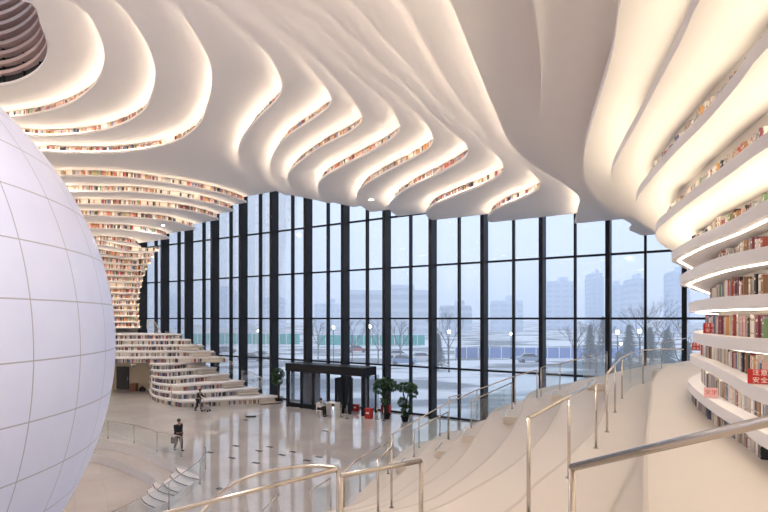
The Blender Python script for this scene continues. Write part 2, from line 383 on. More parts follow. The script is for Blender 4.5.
ALLZ = []
def add_level(name, contour, z, t, closer, led, riser_top, mats='plaster', led_mat='led', riser_off=0.36, ledw=0.10, label=None):
    c = contour
    poly = closer(list(c))
    s = struct(mkobj('terrace_slab', slab_mesh(poly, z - t, z), M[mats]), label)
    if riser_top is not None:
        ro = offset(c, riser_off)
        mkobj('riser', ribbon(ro, z, riser_top), M['riser'], s)
    if led in ('top', 'both'):
        if led == 'both': ledw = .10
        mkobj('led_strip', flat_strip(offset(c, 0.08, keep=True), offset(c, (.17 if led_mat in ('led_n', 'led_l', 'led3') or led == 'both' else .095), keep=True), z + .002, (.006 if led_mat in ('led_n', 'led_l', 'led3') or led == 'both' else .042)), M['led_n' if led == 'both' else led_mat], s)
    if led == 'both': ledw = .022
    if led in ('under', 'both'):
        mkobj('led_strip', flat_strip(offset(c, 0.11, keep=True), offset(c, 0.11 + ledw, keep=True), z - t - .016, 0.015), M['led2'], s)
    return s


seq = [('X', None), ('W', 'under'), ('V', 'under'), ('U', 'under'), ('T', 'under'), ('S', 'both'), ('R', 'top'), ('Q', 'top'), ('P', 'top'), ('O', 'top'), ('N', 'top'), ('M', 'top')] + [('L%d' % i, 'top') for i in range(8, 0, -1)]
zs = [Z[k] if k in Z else ZL[int(k[1])] for k, _ in seq] + [zA]
ZN11 = 5.665
ROWS = [('Y', CONT['X'], 5.665, 6.02 - T)]     # (contour, z_bottom, z_top, tag) for the books
for i, (k, led) in enumerate(seq):
    ztop = zs[i + 1] - T
    c = CONT[k]
    if R[k][1] == 'fac':
        closer = close_right
        c = c + [Vector(fpoint(max(-30, (c[-1] - FP).dot(FU) - .4), DIN))]
    else:
        closer = lambda cc: cc + [Vector((XR, YB)), Vector((XL, YB))]
    add_level(k, c, zs[i], T, closer, led, ztop, led_mat='led2' if led == 'under' else 'led_n' if k in 'RQP' else 'led_m' if k in 'NO' else 'led', ledw=.022 if led in ('under', 'both') else .10, riser_off={'U': .5, 'T': .62, 'S': .5}.get(k, .36))
    ROWS.append((k, c, zs[i], ztop))
_s = struct(mkobj('wall_shelf', ribbon(offset(CONT['X'], .25), ZN11, 6.02 - T), M['riser']))
order = ['A', 'B', 'C']
ztops = [zA + .6 - T, zA + 1.2 - T, zA + 1.8 - T]
for k, zt in zip(order, ztops):
    add_level(k, CONT[k], ZF[k], T, close_full, 'top', zt)
    ROWS.append((k, CONT[k], ZF[k], zt))
# left levels
lk = ['m%d' % i for i in range(1, 13)] + ['L%d' % i for i in range(8, 0, -1)]
lz = [LFT[k][1] for k in lk] + [zA]
for i, k in enumerate(lk):
    c = keep_inside(catmull(LFT[k][0], step=.35), 1.1)
    c = [Vector(fpoint((c[0] - FP).dot(FU) + .02, DIN))] + c
    add_level(k, c, lz[i], T, close_left, 'top', lz[i + 1] - T, led_mat='led_l' if k[0] == 'L' else 'led3', ledw=.1 if k[0] == 'L' else .07)
    ROWS.append(('l' + k, c, lz[i], lz[i + 1] - T))

# ------------------------------------------------------------------ oculus
ocu = px(20.25, (0, 83), (15, 80), (35, 70), (45.5, 56), (47, 42), (40, 20), (31, 0)) + [(-15.6, 19.9), (-17.5, 18), (-21.5, 17.2), (-26, 18.2), (-29, 21.5), (-29, 25.5), (-26.3, 28.6)]
oc = catmull(ocu, closed=True, step=.5)
def area(c): return sum(c[i - 1].cross(c[i]) for i in range(len(c))) / 2
if area(oc) < 0: oc = oc[::-1]
occ = sum(oc, Vector((0, 0))) / len(oc)
def ring_poly(inner, z0, z1, name, m, parent=None):
    outer = [FL, FR, Vector((XR, YB)), Vector((XL, YB))]
    bm = bmesh.new()
    loops = [[Vector((p.x, p.y, 0)) for p in outer], [Vector((p.x, p.y, 0)) for p in inner]]
    flat = outer + list(inner)
    tr = tessellate_polygon(loops)
    lo = [bm.verts.new((p.x, p.y, z0)) for p in flat]; hi = [bm.verts.new((p.x, p.y, z1)) for p in flat]
    for a, b, c in tr:
        bm.faces.new((hi[a], hi[b], hi[c])); bm.faces.new((lo[a], lo[c], lo[b]))
    k = len(outer); n = len(inner)
    for i in range(n): bm.faces.new((lo[k + i], lo[k + (i + 1) % n], hi[k + (i + 1) % n], hi[k + i]))
    bmesh.ops.recalc_face_normals(bm, faces=bm.faces[:])
    return mkobj(name, bm, m, parent)
struct(ring_poly(oc, 20.10, 20.25, 'ceiling', M['plaster']))
ocul = struct(empty('skylight_drum', (occ.x, occ.y, 20.1)))
def scaled(c, s, w=0): return [occ + (p - occ) * s for p in c]
def shift(bm, o):
    for v in bm.verts: v.co -= o
    return bm
OO = Vector((occ.x, occ.y, 20.1))
wallc = scaled(oc, 1.06); wallc.append(wallc[0])
mkobj('drum_wall', shift(ribbon(wallc, 20.25, 26.5), OO), M['darkglass'], ocul)
for i in range(11):
    zz = 20.75 + i * .5
    a = scaled(oc, 1.0 - .012 * i); b = scaled(oc, 1.05); a.append(a[0]); b.append(b[0])
    mkobj('louvre', shift(flat_strip(a, b, zz, .19), OO), M['pinkbrown'], ocul)
bm = bmesh.new()
for i in range(0, len(oc), 4):
    p = scaled(oc, 1.045)[i]; box(bm, (p.x, p.y, 23.3), (.12, .12, 6.2), math.atan2(p.y - occ.y, p.x - occ.x))
mkobj('drum_mullions', shift(bm, OO), M['dark'], ocul)
bm = slab_mesh(scaled(oc, 1.06), 26.4, 26.5)
mkobj('skylight_cap', shift(bm, OO), M['rail_glass'], ocul)

# ------------------------------------------------------------------ seating terraces (right-hand side)
r_ = 0.515
ZN = [r_ * n for n in range(12)]
TR = {}
TR[11] = [(XL, -6), (-18, -3.5), (-6, -1.2), (-1, .6), (1.2, 2.2)] + px(ZN[11], (645, 512), (646, 444), (650, 408), (661, 369)) + [(10.9, 18), (15, 20.0), (XR, 22.5)]
TR[10] = [(XL, -4.5), (-18, -2), (-7, .8), (-1.5, 2.8)] + px(ZN[10], (507, 510), (533, 485), (566, 459), (574, 450), (592, 433), (600, 420), (606, 402)) + [(8.1, 18.1), (9.25, 19.5), (12.7, 22.6), (18, 24.0), (XR, 26)]
TR[9] = [(XL, -3.2), (-18, -.8), (-7, 2.4), (-2, 4.9)] + px(ZN[9], (430, 510), (470, 490), (513, 464), (541, 437), (552, 420), (565, 396)) + [(7.9, 20.5), (10.1, 22.7), (13.4, 24.6), (18, 25.6), (XR, 28)]
TR[8] = [(XL, -2), (-18, .4), (-8, 3.6), (-2.5, 6.8)] + px(ZN[8], (420, 503), (450, 487), (485, 461), (507, 436), (520, 414)) + [(6.2, 21.0), (8.1, 23.2), (12, 25.8), (18, 27.0), (XR, 29.5)]
TR[7] = [(XL, -.8), (-18, 1.6), (-8, 5), (-3.2, 8)] + px(ZN[7], (380, 507), (424, 485), (452, 466), (467, 449), (476, 435), (484, 423)) + [(4.5, 20.0), (6.1, 22.0), (8.2, 24.2), (12, 26.6), (18, 27.8), (XR, 30.3)]
TR[6] = [(XL, .4), (-18, 2.8), (-9, 6.2), (-3.8, 9.2)] + px(ZN[6], (380, 502), (408, 485), (430, 468), (446, 452), (456, 440)) + [(3.3, 19.3), (4.3, 20.5), (6.0, 22.4), (8.1, 24.6), (12, 27.0), (18, 28.2), (XR, 30.7)]
TR[5] = [(XL, 1.6), (-18, 4), (-9, 7.4), (-4.3, 10.2)] + px(ZN[5], (360, 502), (390, 482), (409, 466), (425, 448)) + [(2.5, 20.3), (4.2, 21.0), (5.9, 22.8), (8.0, 25.0), (12, 27.4), (18, 28.6), (XR, 31)]
TR[4] = [(XL, 2.6), (-18, 5), (-9.5, 8.2), (-4.8, 11)] + px(ZN[4], (345, 510), (360, 493), (393, 460), (417, 443)) + [(2.4, 21.2), (4.1, 21.4), (5.8, 23.2), (7.9, 25.4), (12, 27.8), (18, 29.0), (XR, 31.3)]
for n in (3, 2, 1):
    TR[n] = None
base4 = catmull(TR[4], step=.35)
treadR = []
for n in range(1, 12):
    c = catmull(TR[n], step=.35) if TR[n] else offset(base4, -0.09 * (4 - n))
    c = keep_inside(c, 1.6)
    closer = lambda cc: cc + [Vector((XR, YB)), Vector((XL, YB))]
    bmz = slab_mesh(closer(list(c)), ZN[n] - r_, ZN[n])
    s = struct(mkobj('seating_terrace', bmz, M['tread']))
    mkobj('edge_strip', flat_strip(offset(c, -.008), offset(c, .028), ZN[n] - .02, .024), M['edge_strip'], s)  # thin darker strip added to draw the soft shade line along each lip
    TR[n] = c

# half-step blocks on the aisle
def steps_at(pxx, pyy, n, w=1.15, d=.6):
    x, y = bp(pxx, pyy, ZN[n]); c = TR[n + 1]
    i = min(range(len(c)), key=lambda q: (c[q] - Vector((x, y))).length)
    p = c[i]; dd = (c[min(i + 1, len(c) - 1)] - c[max(i - 1, 0)]).normalized()
    o = empty('step_block', (p.x, p.y, ZN[n]), math.atan2(dd.y, dd.x))
    bm = bmesh.new(); box(bm, (0, d / 2 + .01, r_ / 4), (w, d, r_ / 2 - .01))
    bez(mkobj('tread', bm, M['tread'], o), .015)
    bm = bmesh.new(); box(bm, (0, d - .02, r_ / 2 + .0), (w, .05, .012)); mkobj('edge_strip', bm, M['steel'], o)
    return o
for i, (a, b, n, lab) in enumerate([(503, 421, 7, 'beside the top post of the second aisle handrail'), (467, 438, 6, 'one tread below the handrail top'),
                                    (439, 453, 5, 'halfway down the aisle between two handrails'), (405, 470, 4, 'at the lowest tread, nearest the stone floor'),
                                    (586, 388, 9, 'behind the tallest handrail post in front of the glass'), (657, 376, 10, 'highest up, beside the upper landing by the window'), (552, 400, 8, 'behind the tall front handrail, half hidden')]):
    tag(steps_at(a, b, n), 'small cream half-height step block ' + lab, 'step')

# ------------------------------------------------------------------ left-hand seating terraces with book fronts
LTC = {}
GP = {1: 283, 2: 260, 3: 245, 4: 230, 5: 217, 6: 206}
def LT(n):
    k = Vector(((GP[n] - CX) / F, 1.0)); t = (FP + FN * (DIN + .02)).dot(FN) / k.dot(FN); g = k * t
    f = (n - 1) / 5.6
    cpt = Vector((-17.8, 41.2)).lerp(Vector((-22.0, 46.2)), f); tip = Vector((-22.3 + .1 * n, 47.2))
    c1 = cpt + Vector((1.7, -.75 + .35 * f)); md = g.lerp(c1, .5) + Vector((0, -.1))
    return catmull([g, md, c1, cpt + Vector((.35, .0)), cpt.lerp(tip, .35) + Vector((-.5, -.1)) * (1 - f), tip, (-23.3, 49.6), (-23.9, 51.5)], step=.3)
for n in range(1, 12):
    if n <= 6:
        c = [p for p in LT(n) if fdist(p) > DIN]
        closer = lambda cc: cc + [Vector(fpoint((Vector((-23.9, 51.5)) - FP).dot(FU), DIN))]
    else:
        q = 46.3 + 1.0 * (n - 7)
        c = keep_inside(catmull([(-14, q + .8), (-18, q + .3), (-22, q), (-30, q - .3), (XL, q - 1)], step=.35), DIN)
        c = [p for p in c if fdist(p) > DIN + .02]
        c = [Vector(fpoint((c[0] - FP).dot(FU) - .1, DIN))] + c
        closer = close_left
    z = ZN[n]; LTC[n] = c
    s = struct(mkobj('book_terrace', slab_mesh(closer(list(c)), z - .13, z), M['plaster']))
    ri = offset(c, .22)
    mkobj('riser', ribbon(ri, ZN[n] - r_, z - .13), M['riser'], s)
    ROWS.append(('t%d' % n, offset(c, -.10), ZN[n] - r_, z - .13))
for n in range(1, 10):
    c = LTC[n]; p = c[0]; q = c[min(6, len(c) - 1)]; dd = (q - p).normalized(); out_ = Vector((-dd.y, dd.x))
    pc_ = p + dd * 1.15
    o = empty('stair_flight', (pc_.x, pc_.y, ZN[n] - r_), math.atan2(dd.y, dd.x))
    for k, (h, dpt) in enumerate(((r_ / 3, .7), (2 * r_ / 3, .36))):
        bm = bmesh.new(); box(bm, (0, dpt / 2 + .02, h - .04), (1.8, dpt, .075)); mkobj('tread', bm, M['tread'], o)
    bm = bmesh.new(); box(bm, (0, .17, r_ / 3 - .05), (1.7, .28, 2 * r_ / 3 - .12)); mkobj('support', bm, M['riser'], o)
    ordn = ['lowest', 'second', 'third', 'fourth', 'fifth', 'sixth', 'seventh', 'eighth', 'ninth'][n - 1]
    tag(o, 'pair of pale steps at the window end of the %s left tier up' % ordn, 'steps')

# ------------------------------------------------------------------ floor with the sunken ring round the sphere
SC = Vector((-15.2, 10.35)); SZ = 6.48; SR = 8.5
pit1 = catmull([(-28, 33.0), (-22, 31.2), ] + px(0, (99, 441.6), (117, 443.5), (147.5, 452.5), (178, 465.6)) + px(0, (192, 470), (199, 475.5), (197, 482), (184, 488.5), (168, 503)) + [(-7.4, 15.5), (-5.0, 9), (-9, -2), (-20, -6), (-34, 0), (-38, 14), (-34, 28)], closed=True, step=.4)
pit2 = catmull([(-27, 31), (-22, 29.8)] + px(-.45, (94, 454.7), (117, 461), (147, 474), (156, 480)) + px(-.45, (168, 485), (177, 491), (176, 497), (164, 503.5), (150, 511)) + [(-8.6, 14), (-6.2, 9), (-9.8, -1), (-20, -4.8), (-32, 0), (-36, 14), (-32, 27)], closed=True, step=.4)
def ring(outer, inner, z):
    bm = bmesh.new(); fl = list(outer) + list(inner)
    tr = tessellate_polygon([[Vector((p.x, p.y, 0)) for p in outer], [Vector((p.x, p.y, 0)) for p in inner]])
    v = [bm.verts.new((p.x, p.y, z)) for p in fl]
    for a, b, c in tr: bm.faces.new((v[a], v[b], v[c]))
    bmesh.ops.recalc_face_normals(bm, faces=bm.faces[:])
    if bm.faces and sum(f.normal.z for f in bm.faces) < 0: bmesh.ops.reverse_faces(bm, faces=bm.faces[:])
    return bm
for nm, c in (('a', pit1), ('b', pit2)):
    if area(c) < 0: c.reverse()
FR0 = Vector(fpoint(t_of_x(XR, 0), 0)); FL0 = Vector(fpoint(t_of_x(XL, 0), 0))
floor = struct(mkobj('floor', ring([FL0, Vector((XL, YB)), Vector((XR, YB)), FR0], pit1, 0), M['floor']))
mkobj('sunken_terrace', ring(pit1, pit2, -.45), M['floor'], floor)
bm = bmesh.new(); vs = [bm.verts.new((p.x, p.y, -.9)) for p in pit2]
for a, b, c in tessellate_polygon([[Vector((p.x, p.y, 0)) for p in pit2]]): bm.faces.new((vs[a], vs[b], vs[c]))
bmesh.ops.recalc_face_normals(bm, faces=bm.faces[:])
if sum(f.normal.z for f in bm.faces) < 0: bmesh.ops.reverse_faces(bm, faces=bm.faces[:])
mkobj('pit_floor', bm, M['floor'], floor)
mkobj('pit_wall', ribbon(pit1 + [pit1[0]], -.45, .02), M['plaster'], floor)
mkobj('pit_wall', ribbon(pit2 + [pit2[0]], -.9, -.43), M['plaster'], floor)

# walls and roof of the room
def wallbox(name, p, q, z0, z1, m, th=.3):
    p, q = Vector(p), Vector(q); d = q - p; bm = bmesh.new()
    box(bm, ((p.x + q.x) / 2, (p.y + q.y) / 2, (z0 + z1) / 2), (d.length, th, z1 - z0), math.atan2(d.y, d.x))
    return struct(mkobj(name, bm, m))
wallbox('wall_back', (XL, YB), (XR, YB), -1, 27, M['plaster'])
wallbox('wall_right', (XR, YB), (XR, FR0.y), -1, 27, M['plaster'])
wallbox('wall_left', (XL, YB), (XL, FL0.y + 4), -1, 27, M['plaster'])
# room under the upper book terraces
wallbox('wall_far', (-32.5, 51.8), (-20.6, 50.4), 0, 3.0, M['cream'], .2)
bm = bmesh.new(); box(bm, (-26.6, 50.9, 1.15), (1.3, .12, 2.3), -.12); d_ = struct(mkobj('door_1', bm, M['darkglass']))
bm = bmesh.new(); box(bm, (-26.0, 50.75, 1.1), (.05, .08, .4), -.12); mkobj('door_handle', bm, M['steel'], d_)

# ------------------------------------------------------------------ the glass facade
def t_of_px(p): return (fac(p) - FP).dot(FU)
def px_of_j(j): return 1 / (.0008993 + .0000667 * j) - 425
TZ = [0.06, 3.6, 7.2, 11.1, 15.0, 18.9, 22.6]
ang = math.atan2(FU.y, FU.x)
js = list(range(-3, 14))
tj = {j: t_of_px(px_of_j(j)) if -3 <= j else 0 for j in js}
S_ = (tj[8] - tj[0]) / 8
def ray_t(p, d):
    k = Vector(((p - CX) / F, 1.0)); t = (FP + FN * d).dot(FN) / k.dot(FN); return (k * t - FP).dot(FU)
a0, a12 = ray_t(684.3, .45), ray_t(165, .45)
S_ = (a12 - a0) / 12
for j in js: tj[j] = a0 + S_ * j
HTOP = 23.0
for k, j in enumerate(js):
    x, y = fpoint(tj[j], .45)
    bm = bmesh.new(); box(bm, (0, 0, HTOP / 2), (.25, .89, HTOP))
    o = mkobj('trim_%d' % (k + 1), bm, M['dark']); o.location = (x, y, 0); o.rotation_euler = (0, 0, ang); struct(o)
for k, j in enumerate(js[:-1]):
    a, b = tj[j], tj[j + 1]; mid = (a + b) / 2; w = b - a - .25
    x, y = fpoint(mid, 0)
    o = empty('window_%d' % (k + 1), (x, y, 0), ang); struct(o)
    bm = bmesh.new()
    box(bm, (0, 0, HTOP / 2), (w, .03, HTOP))
    mkobj('pane', bm, M['glass'], o)
    bm = bmesh.new()
    sg = 1 if (Matrix.Rotation(ang, 2) @ Vector((0, 1))).dot(FN) > 0 else -1
    box(bm, (0, sg * .17, HTOP / 2), (.13, .34, HTOP))
    for z in TZ: box(bm, (0, sg * .06, z), (w, .16, .13))
    mkobj('window_frame', bm, M['dark'], o)
bm = bmesh.new(); p, q = Vector(fpoint(tj[-3] - 1, .5)), Vector(fpoint(tj[13] + 8, .5))
d = q - p; box(bm, ((p.x + q.x) / 2, (p.y + q.y) / 2, HTOP + .2), (d.length, 3, .4), ang); struct(mkobj('trim_40', bm, M['plaster']))
wallbox('wall_facade_end', fpoint(tj[13] + .1, .0), fpoint(tj[13] + 20, .0), 0, 23, M['plaster'], .4)

# ------------------------------------------------------------------ sphere
bm = bmesh.new(); bmesh.ops.create_uvsphere(bm, u_segments=144, v_segments=96, radius=SR)
sph = mkobj('luminous_sphere', bm, M['sphere'], smooth=True); sph.location = (SC.x, SC.y, SZ)
tag(sph, 'huge pale lavender panelled sphere filling the left side of the atrium', 'sphere')

#@@PART2
# ------------------------------------------------------------------ recessed downlights of the soffits, and unseen fill lamps
dg = bpy.context.evaluated_depsgraph_get(); dg.update()
M['lamp'] = mat('lamp_lens', (1, 1, 1), .3, emit=(1, .95, .88), estr=14)
def soffit(x, y, z0=8.0):
    ok, loc, *_ = sc.ray_cast(dg, Vector((x, y, z0)), Vector((0, 0, 1)))
    return loc.z if ok else 12.0
def downlight(x, y, watts, label, z0=8.0, vis=True):
    z = soffit(x, y, z0)
    l = bpy.data.lights.new('downlight', 'AREA'); l.shape = 'DISK'; l.size = .5; l.energy = watts; l.color = (1, .94, .86)
    o = bpy.data.objects.new('downlight', l); COL.objects.link(o); o.location = (x, y, z - .06)
    bm = bmesh.new(); lathe(bm, [(.17, -.045), (.17, 0)], (0, 0, 0), 16)
    f = mkobj('ceiling_light', bm, M['white']); f.location = (x, y, z)
    bm = bmesh.new(); lathe(bm, [(.14, -.05), (.14, -.046)], (0, 0, 0), 16); mkobj('lens', bm, M['lamp'], f)
    tag(f, label, 'light', 'recessed downlights in the wavy soffits')
x, y = bp(371, 199, 15.36); downlight(x, y, 150, 'small bright round downlight in the wavy soffit above the window wall')
x, y = bp(163, 225, 15.95); downlight(x, y, 150, 'small bright downlight among the book rows left of the windows')
for (x, y, wt) in [(-4, 5.5, 260), (-9, 8, 200), (-34, 20, 500), (-26, 38, 500)]:  # unseen lamps added to lift the ambient light
    downlight(x, y, wt, 'round fill lamp added in the near soffit above the terraces, outside the view')

# ------------------------------------------------------------------ books
def pxy(p, z): return (CX + F * p[0] / p[1], HY - F * (z - CZ) / p[1])
wts = [6, 5, 1.3, 3.5, 2.2, 6, 3, 5, .8, .3, 1.6, 1.4]
def pick(near): 
    return random.choices(range(12), wts if near else [2, 4, 2.6, 5, 2.2, 5, 7, 1, .6, .8, 2.5, 3])[0]
book_mesh = {}
def get_book(ci):
    if ci in book_mesh: return book_mesh[ci]
    bm = bmesh.new()
    # unit book: x = thickness, y = depth (spine towards -y), z = height
    box(bm, (-.46, 0, .5), (.08, 1, 1)); box(bm, (.46, 0, .5), (.08, 1, 1)); box(bm, (0, -.485, .5), (.84, .03, 1))
    box(bm, (0, .0, .485), (.84, .92, .93), mi=1)
    box(bm, (0, -.503, .78), (.7, .006, .10), mi=2); box(bm, (0, -.503, .18), (.6, .006, .05), mi=2)
    me = bpy.data.meshes.new('book'); bm.to_mesh(me); bm.free()
    me.materials.append(BM[ci]); me.materials.append(M['pages']); me.materials.append(BM[0] if ci not in (0, 1, 7) else BM[random.choice((4, 2, 6, 3))])
    book_mesh[ci] = me
    return me
near_rows = ['Y', 'X', 'W', 'V', 'U', 'T', 'S', 'R', 'Q', 'P']
roff = {'U': .62, 'T': .5, 'S': .5}
roff = {'U': .5, 'T': .62, 'S': .5, 'Y': .24}
cand = []
for k, c, z0, z1 in ROWS:
    if k not in near_rows: continue
    ro = offset(c, roff.get(k, .36) - .015)
    gap = z1 - z0; row = []
    s = 0; run = 0; hh = .25
    for i in range(len(ro) - 1):
        a, b = ro[i], ro[i + 1]; L_ = (b - a).length
        if L_ < 1e-4: continue
        d = (b - a) / L_
        while s < L_:
            w_ = random.uniform(.018, .05) * (1.0 if k in 'XWVU' else 1.15)
            if random.random() < .07: s += random.uniform(.03, .16); continue
            p = a + d * (s + w_ / 2); s += w_ + .001
            if run <= 0: hh = (random.uniform(.62, .86) if k != 'Y' else random.uniform(.82, .95)) * min(gap, .36); run = random.randint(1, 5); ci = pick(True)
            run -= 1
            if random.random() < .45: ci = pick(True)
            h = hh * random.uniform(.93, 1.04); h = min(h, gap - .03)
            if k in 'PQ': h = min(.34, h)
            if k == 'R': h = min(.235, h)
            dep = random.uniform(.13, .17) if k != 'X' else .13
            nrm = Vector((d.y, -d.x))
            cpt = p - nrm * (dep / 2 + .004)
            if cpt.y < 1.2: continue
            X_, Y_ = pxy(cpt, z0 + h / 2)
            if not (640 < X_ < 772 and -5 < Y_ < 517): continue
            row.append((cpt, math.atan2(d.y, d.x), w_, dep, h, ci, z0, nrm))
        s -= L_
    for i, r in enumerate(row):
        g = lambda q: BOOKC[row[q][5]][1] if 0 <= q < len(row) else 'shelf end'
        vis = -(r[7].dot(r[0].normalized()))      # spine faces away from the shelf back; visible if the shelf normal looks away from us
        size = r[4] * F / r[0].y * (r[2] * F / r[0].y) * max(.05, r[7].dot(Vector((r[0].x, r[0].y)).normalized()))
        cand.append((size, k, i, r, (g(i - 2), g(i - 1), g(i + 1), g(i + 2))))
cand.sort(key=lambda q: -q[0])
shelfn = dict(Y='floor', X='first', W='second', V='third', U='fourth', T='fifth', S='sixth', R='seventh', Q='eighth', P='ninth')
seen = set(); made = 0; rest = []
for size, k, i, r, nb in cand:
    cpt, rz, w_, dep, h, ci, z0, nrm = r
    if made >= 290: rest.append(r); continue
    adj = ('thin' if w_ < .028 else 'thick' if w_ > .042 else 'medium')
    adj2 = ('short' if h < .225 else 'tall')
    lab = f"{adj} {adj2} {BOOKC[ci][1]} book between {nb[1]} and {nb[2]}, {nb[0]} second left, {shelfn[k]} shelf".replace('shelf end', 'nothing')
    if lab in seen: rest.append(r); continue
    seen.add(lab); made += 1
    o = bpy.data.objects.new('book', get_book(ci)); COL.objects.link(o)
    o.location = (cpt.x, cpt.y, z0 + .001); o.rotation_euler = (0, 0, rz + PI); o.scale = (w_, dep, h)
    # spine must face the atrium (-normal)
    if (Matrix.Rotation(rz + PI, 2) @ Vector((0, -1))).dot(-nrm) < 0: o.rotation_euler = (0, 0, rz)
    tag(o, lab, 'book', 'books on the curved shelves at the right')
bm = bmesh.new()
for cpt, rz, w_, dep, h, ci, z0, nrm in rest:
    box(bm, (cpt.x, cpt.y, z0 + h / 2 + .001), (w_, dep, h), rz, mi=ci)
# all far rows
for k, c, z0, z1 in ROWS:
    if k in near_rows: continue
    tier = k[0] == 't'; gap = z1 - z0
    ro = offset(c, .30 if not tier else .27)
    s = 0; bold = 0
    for i in range(len(ro) - 1):
        a, b = ro[i], ro[i + 1]; L_ = (b - a).length
        if L_ < 1e-4 or L_ > 8: s = 0; continue
        d = (b - a) / L_; nrm = Vector((d.y, -d.x))
        while s < L_:
            sc_ = 1.0 if a.y < 25 else 1.35
            w_ = random.uniform(.05, .12) * sc_
            p = a + d * (s + w_ / 2); s += w_ + .004
            X_, Y_ = pxy(p, z0)
            if p.y < 6 or not (-6 < X_ < 774 and -10 < Y_ < 520) or Y_ < -5: continue
            if bold <= 0: bold = random.randint(3, 22); fill = random.random() < (.8 if not tier else .9); hh = random.uniform(.78, .95)
            bold -= 1
            if not fill and random.random() < .7: continue
            if random.random() < .12: continue
            h = gap * hh * random.uniform(.86, 1.05); h = min(h, gap - .03)
            q = p - nrm * .03
            ci = pick(False) if not tier else random.choices([0, 1, 3, 4, 5, 7, 2, 6, 11], [2, 2, 3, 3, 5, 3, 1.2, 2, 1])[0]
            if tier and k in ('t2', 't3', 't4') and 330 < 0: ci = 2
            box(bm, (q.x, q.y, z0 + h / 2), (w_, .07, h), math.atan2(d.y, d.x), mi=ci)
        s -= L_
bs = mkobj('books', bm, BM)
tag(bs, 'endless rows of small colourful books lining the risers of all the farther terraces', 'books', kind='stuff')

# ------------------------------------------------------------------ signs on the shelves
def sign(pxx, pyy, z, w_, h, lines, label, face, ink, name='warning_sign'):
    x, y = bp(pxx, pyy, z); a = math.atan2(y, x) - PI / 2
    o = empty(name, (x, y, z), a + .12)
    bm = bmesh.new(); box(bm, (0, 0, h / 2), (w_, .008, h)); mkobj('panel', bm, M[face], o)
    bm = bmesh.new(); box(bm, (0, .03, .01), (w_ * .9, .07, .006)); mkobj('foot', bm, M[face], o)
    n = len(lines)
    for i, t in enumerate(lines):
        cu = bpy.data.curves.new('lettering', 'FONT'); cu.body = t; cu.align_x = 'CENTER'; cu.align_y = 'CENTER'
        cu.size = min(h / n * .84, w_ / len(t) * .84); cu.extrude = .001; cu.space_character = 1.15
        tmp = bpy.data.objects.new('lettering', cu); COL.objects.link(tmp)
        me_ = bpy.data.meshes.new_from_object(tmp.evaluated_get(bpy.context.evaluated_depsgraph_get())); bpy.data.objects.remove(tmp)
        to = bpy.data.objects.new('lettering', me_); COL.objects.link(to); to.parent = o
        me_.materials.clear(); me_.materials.append(M[ink])
        to.location = (0, -.0055, h * (1 - (i + .5) / n)); to.rotation_euler = (PI / 2, 0, 0)
    tag(o, label, 'sign'); return o
sign(710.5, 333.3, 6.985, .18, .15, ['注意', '安全'], 'red warning card with four white characters on the third shelf from the floor', 'red', 'signwhite')
sign(696, 350.5, 6.53, .15, .16, ['注意', '安全'], 'small red warning card at the left tip of the second shelf', 'red', 'signwhite')
sign(760, 384, 6.505, .215, .155, ['注意', '安全'], 'largest red warning card with four white characters at the right edge of the photo', 'red', 'signwhite')
sign(711, 397.5, 6.025, .18, .145, ['文学'], 'pink card with two red characters on the lowest shelf', 'pink', 'red', 'shelf_card')

# ------------------------------------------------------------------ handrails
def P3(px_, py_, z): x, y = bp(px_, py_, z); return Vector((x, y, z))
def rail(label, pts, posts, r=.021, glass=None, name='handrail', drop=1.0, group=None, smooth=False, mi='steel', raw=None, pr=None):
    P = raw if raw else [P3(*p) for p in pts]
    if smooth: P = [Vector(v) for v in catmull3(P)]
    base = P[0].copy(); base.z = min(p.z for p in P) - drop
    o = empty(name, base)
    bm = bmesh.new(); tube(bm, [p - base for p in P], r, 10); mkobj('rail', bm, M[mi], o)
    for t, zb in posts:
        t = Vector(t); bm = bmesh.new()
        tube(bm, [t - base, Vector((t.x, t.y, zb)) - base], pr or r * .95, 8)
        lathe(bm, [(r * 2.2, 0), (r * 2.2, .012)], (t.x - base.x, t.y - base.y, zb - base.z), 10)
        mkobj('post', bm, M[mi], o)
    if glass:
        for i in range(len(P) - 1):
            a, b = P[i], P[i + 1]
            bm = bmesh.new(); d = Vector((b.x - a.x, b.y - a.y, 0)); 
            if d.length < .05: continue
            nn = Vector((-d.y, d.x, 0)).normalized() * .006
            up = Vector((0, 0, glass[0])); lo = Vector((0, 0, glass[1]))
            q = [a - up, b - up, b - lo, a - lo]
            v1 = [bm.verts.new(v - base + nn) for v in q]; v2 = [bm.verts.new(v - base - nn) for v in q]
            bm.faces.new(v1); bm.faces.new(v2[::-1])
            for e_ in range(4): bm.faces.new((v1[e_], v2[e_], v2[(e_ + 1) % 4], v1[(e_ + 1) % 4]))
            mkobj('glass_panel', bm, M['rail_glass'], o)
    tag(o, label, 'handrail' if name == 'handrail' else 'balustrade', group); return o
def catmull3(P, k=6):
    out = []
    for i in range(len(P) - 1):
        p0, p1, p2, p3 = P[max(i - 1, 0)], P[i], P[i + 1], P[min(i + 2, len(P) - 1)]
        for j in range(k):
            t = j / k
            out.append(.5 * ((2 * p1) + (p2 - p0) * t + (2 * p0 - 5 * p1 + 4 * p2 - p3) * t * t + (3 * p1 - p0 - 3 * p2 + p3) * t ** 3))
    out.append(P[-1]); return out
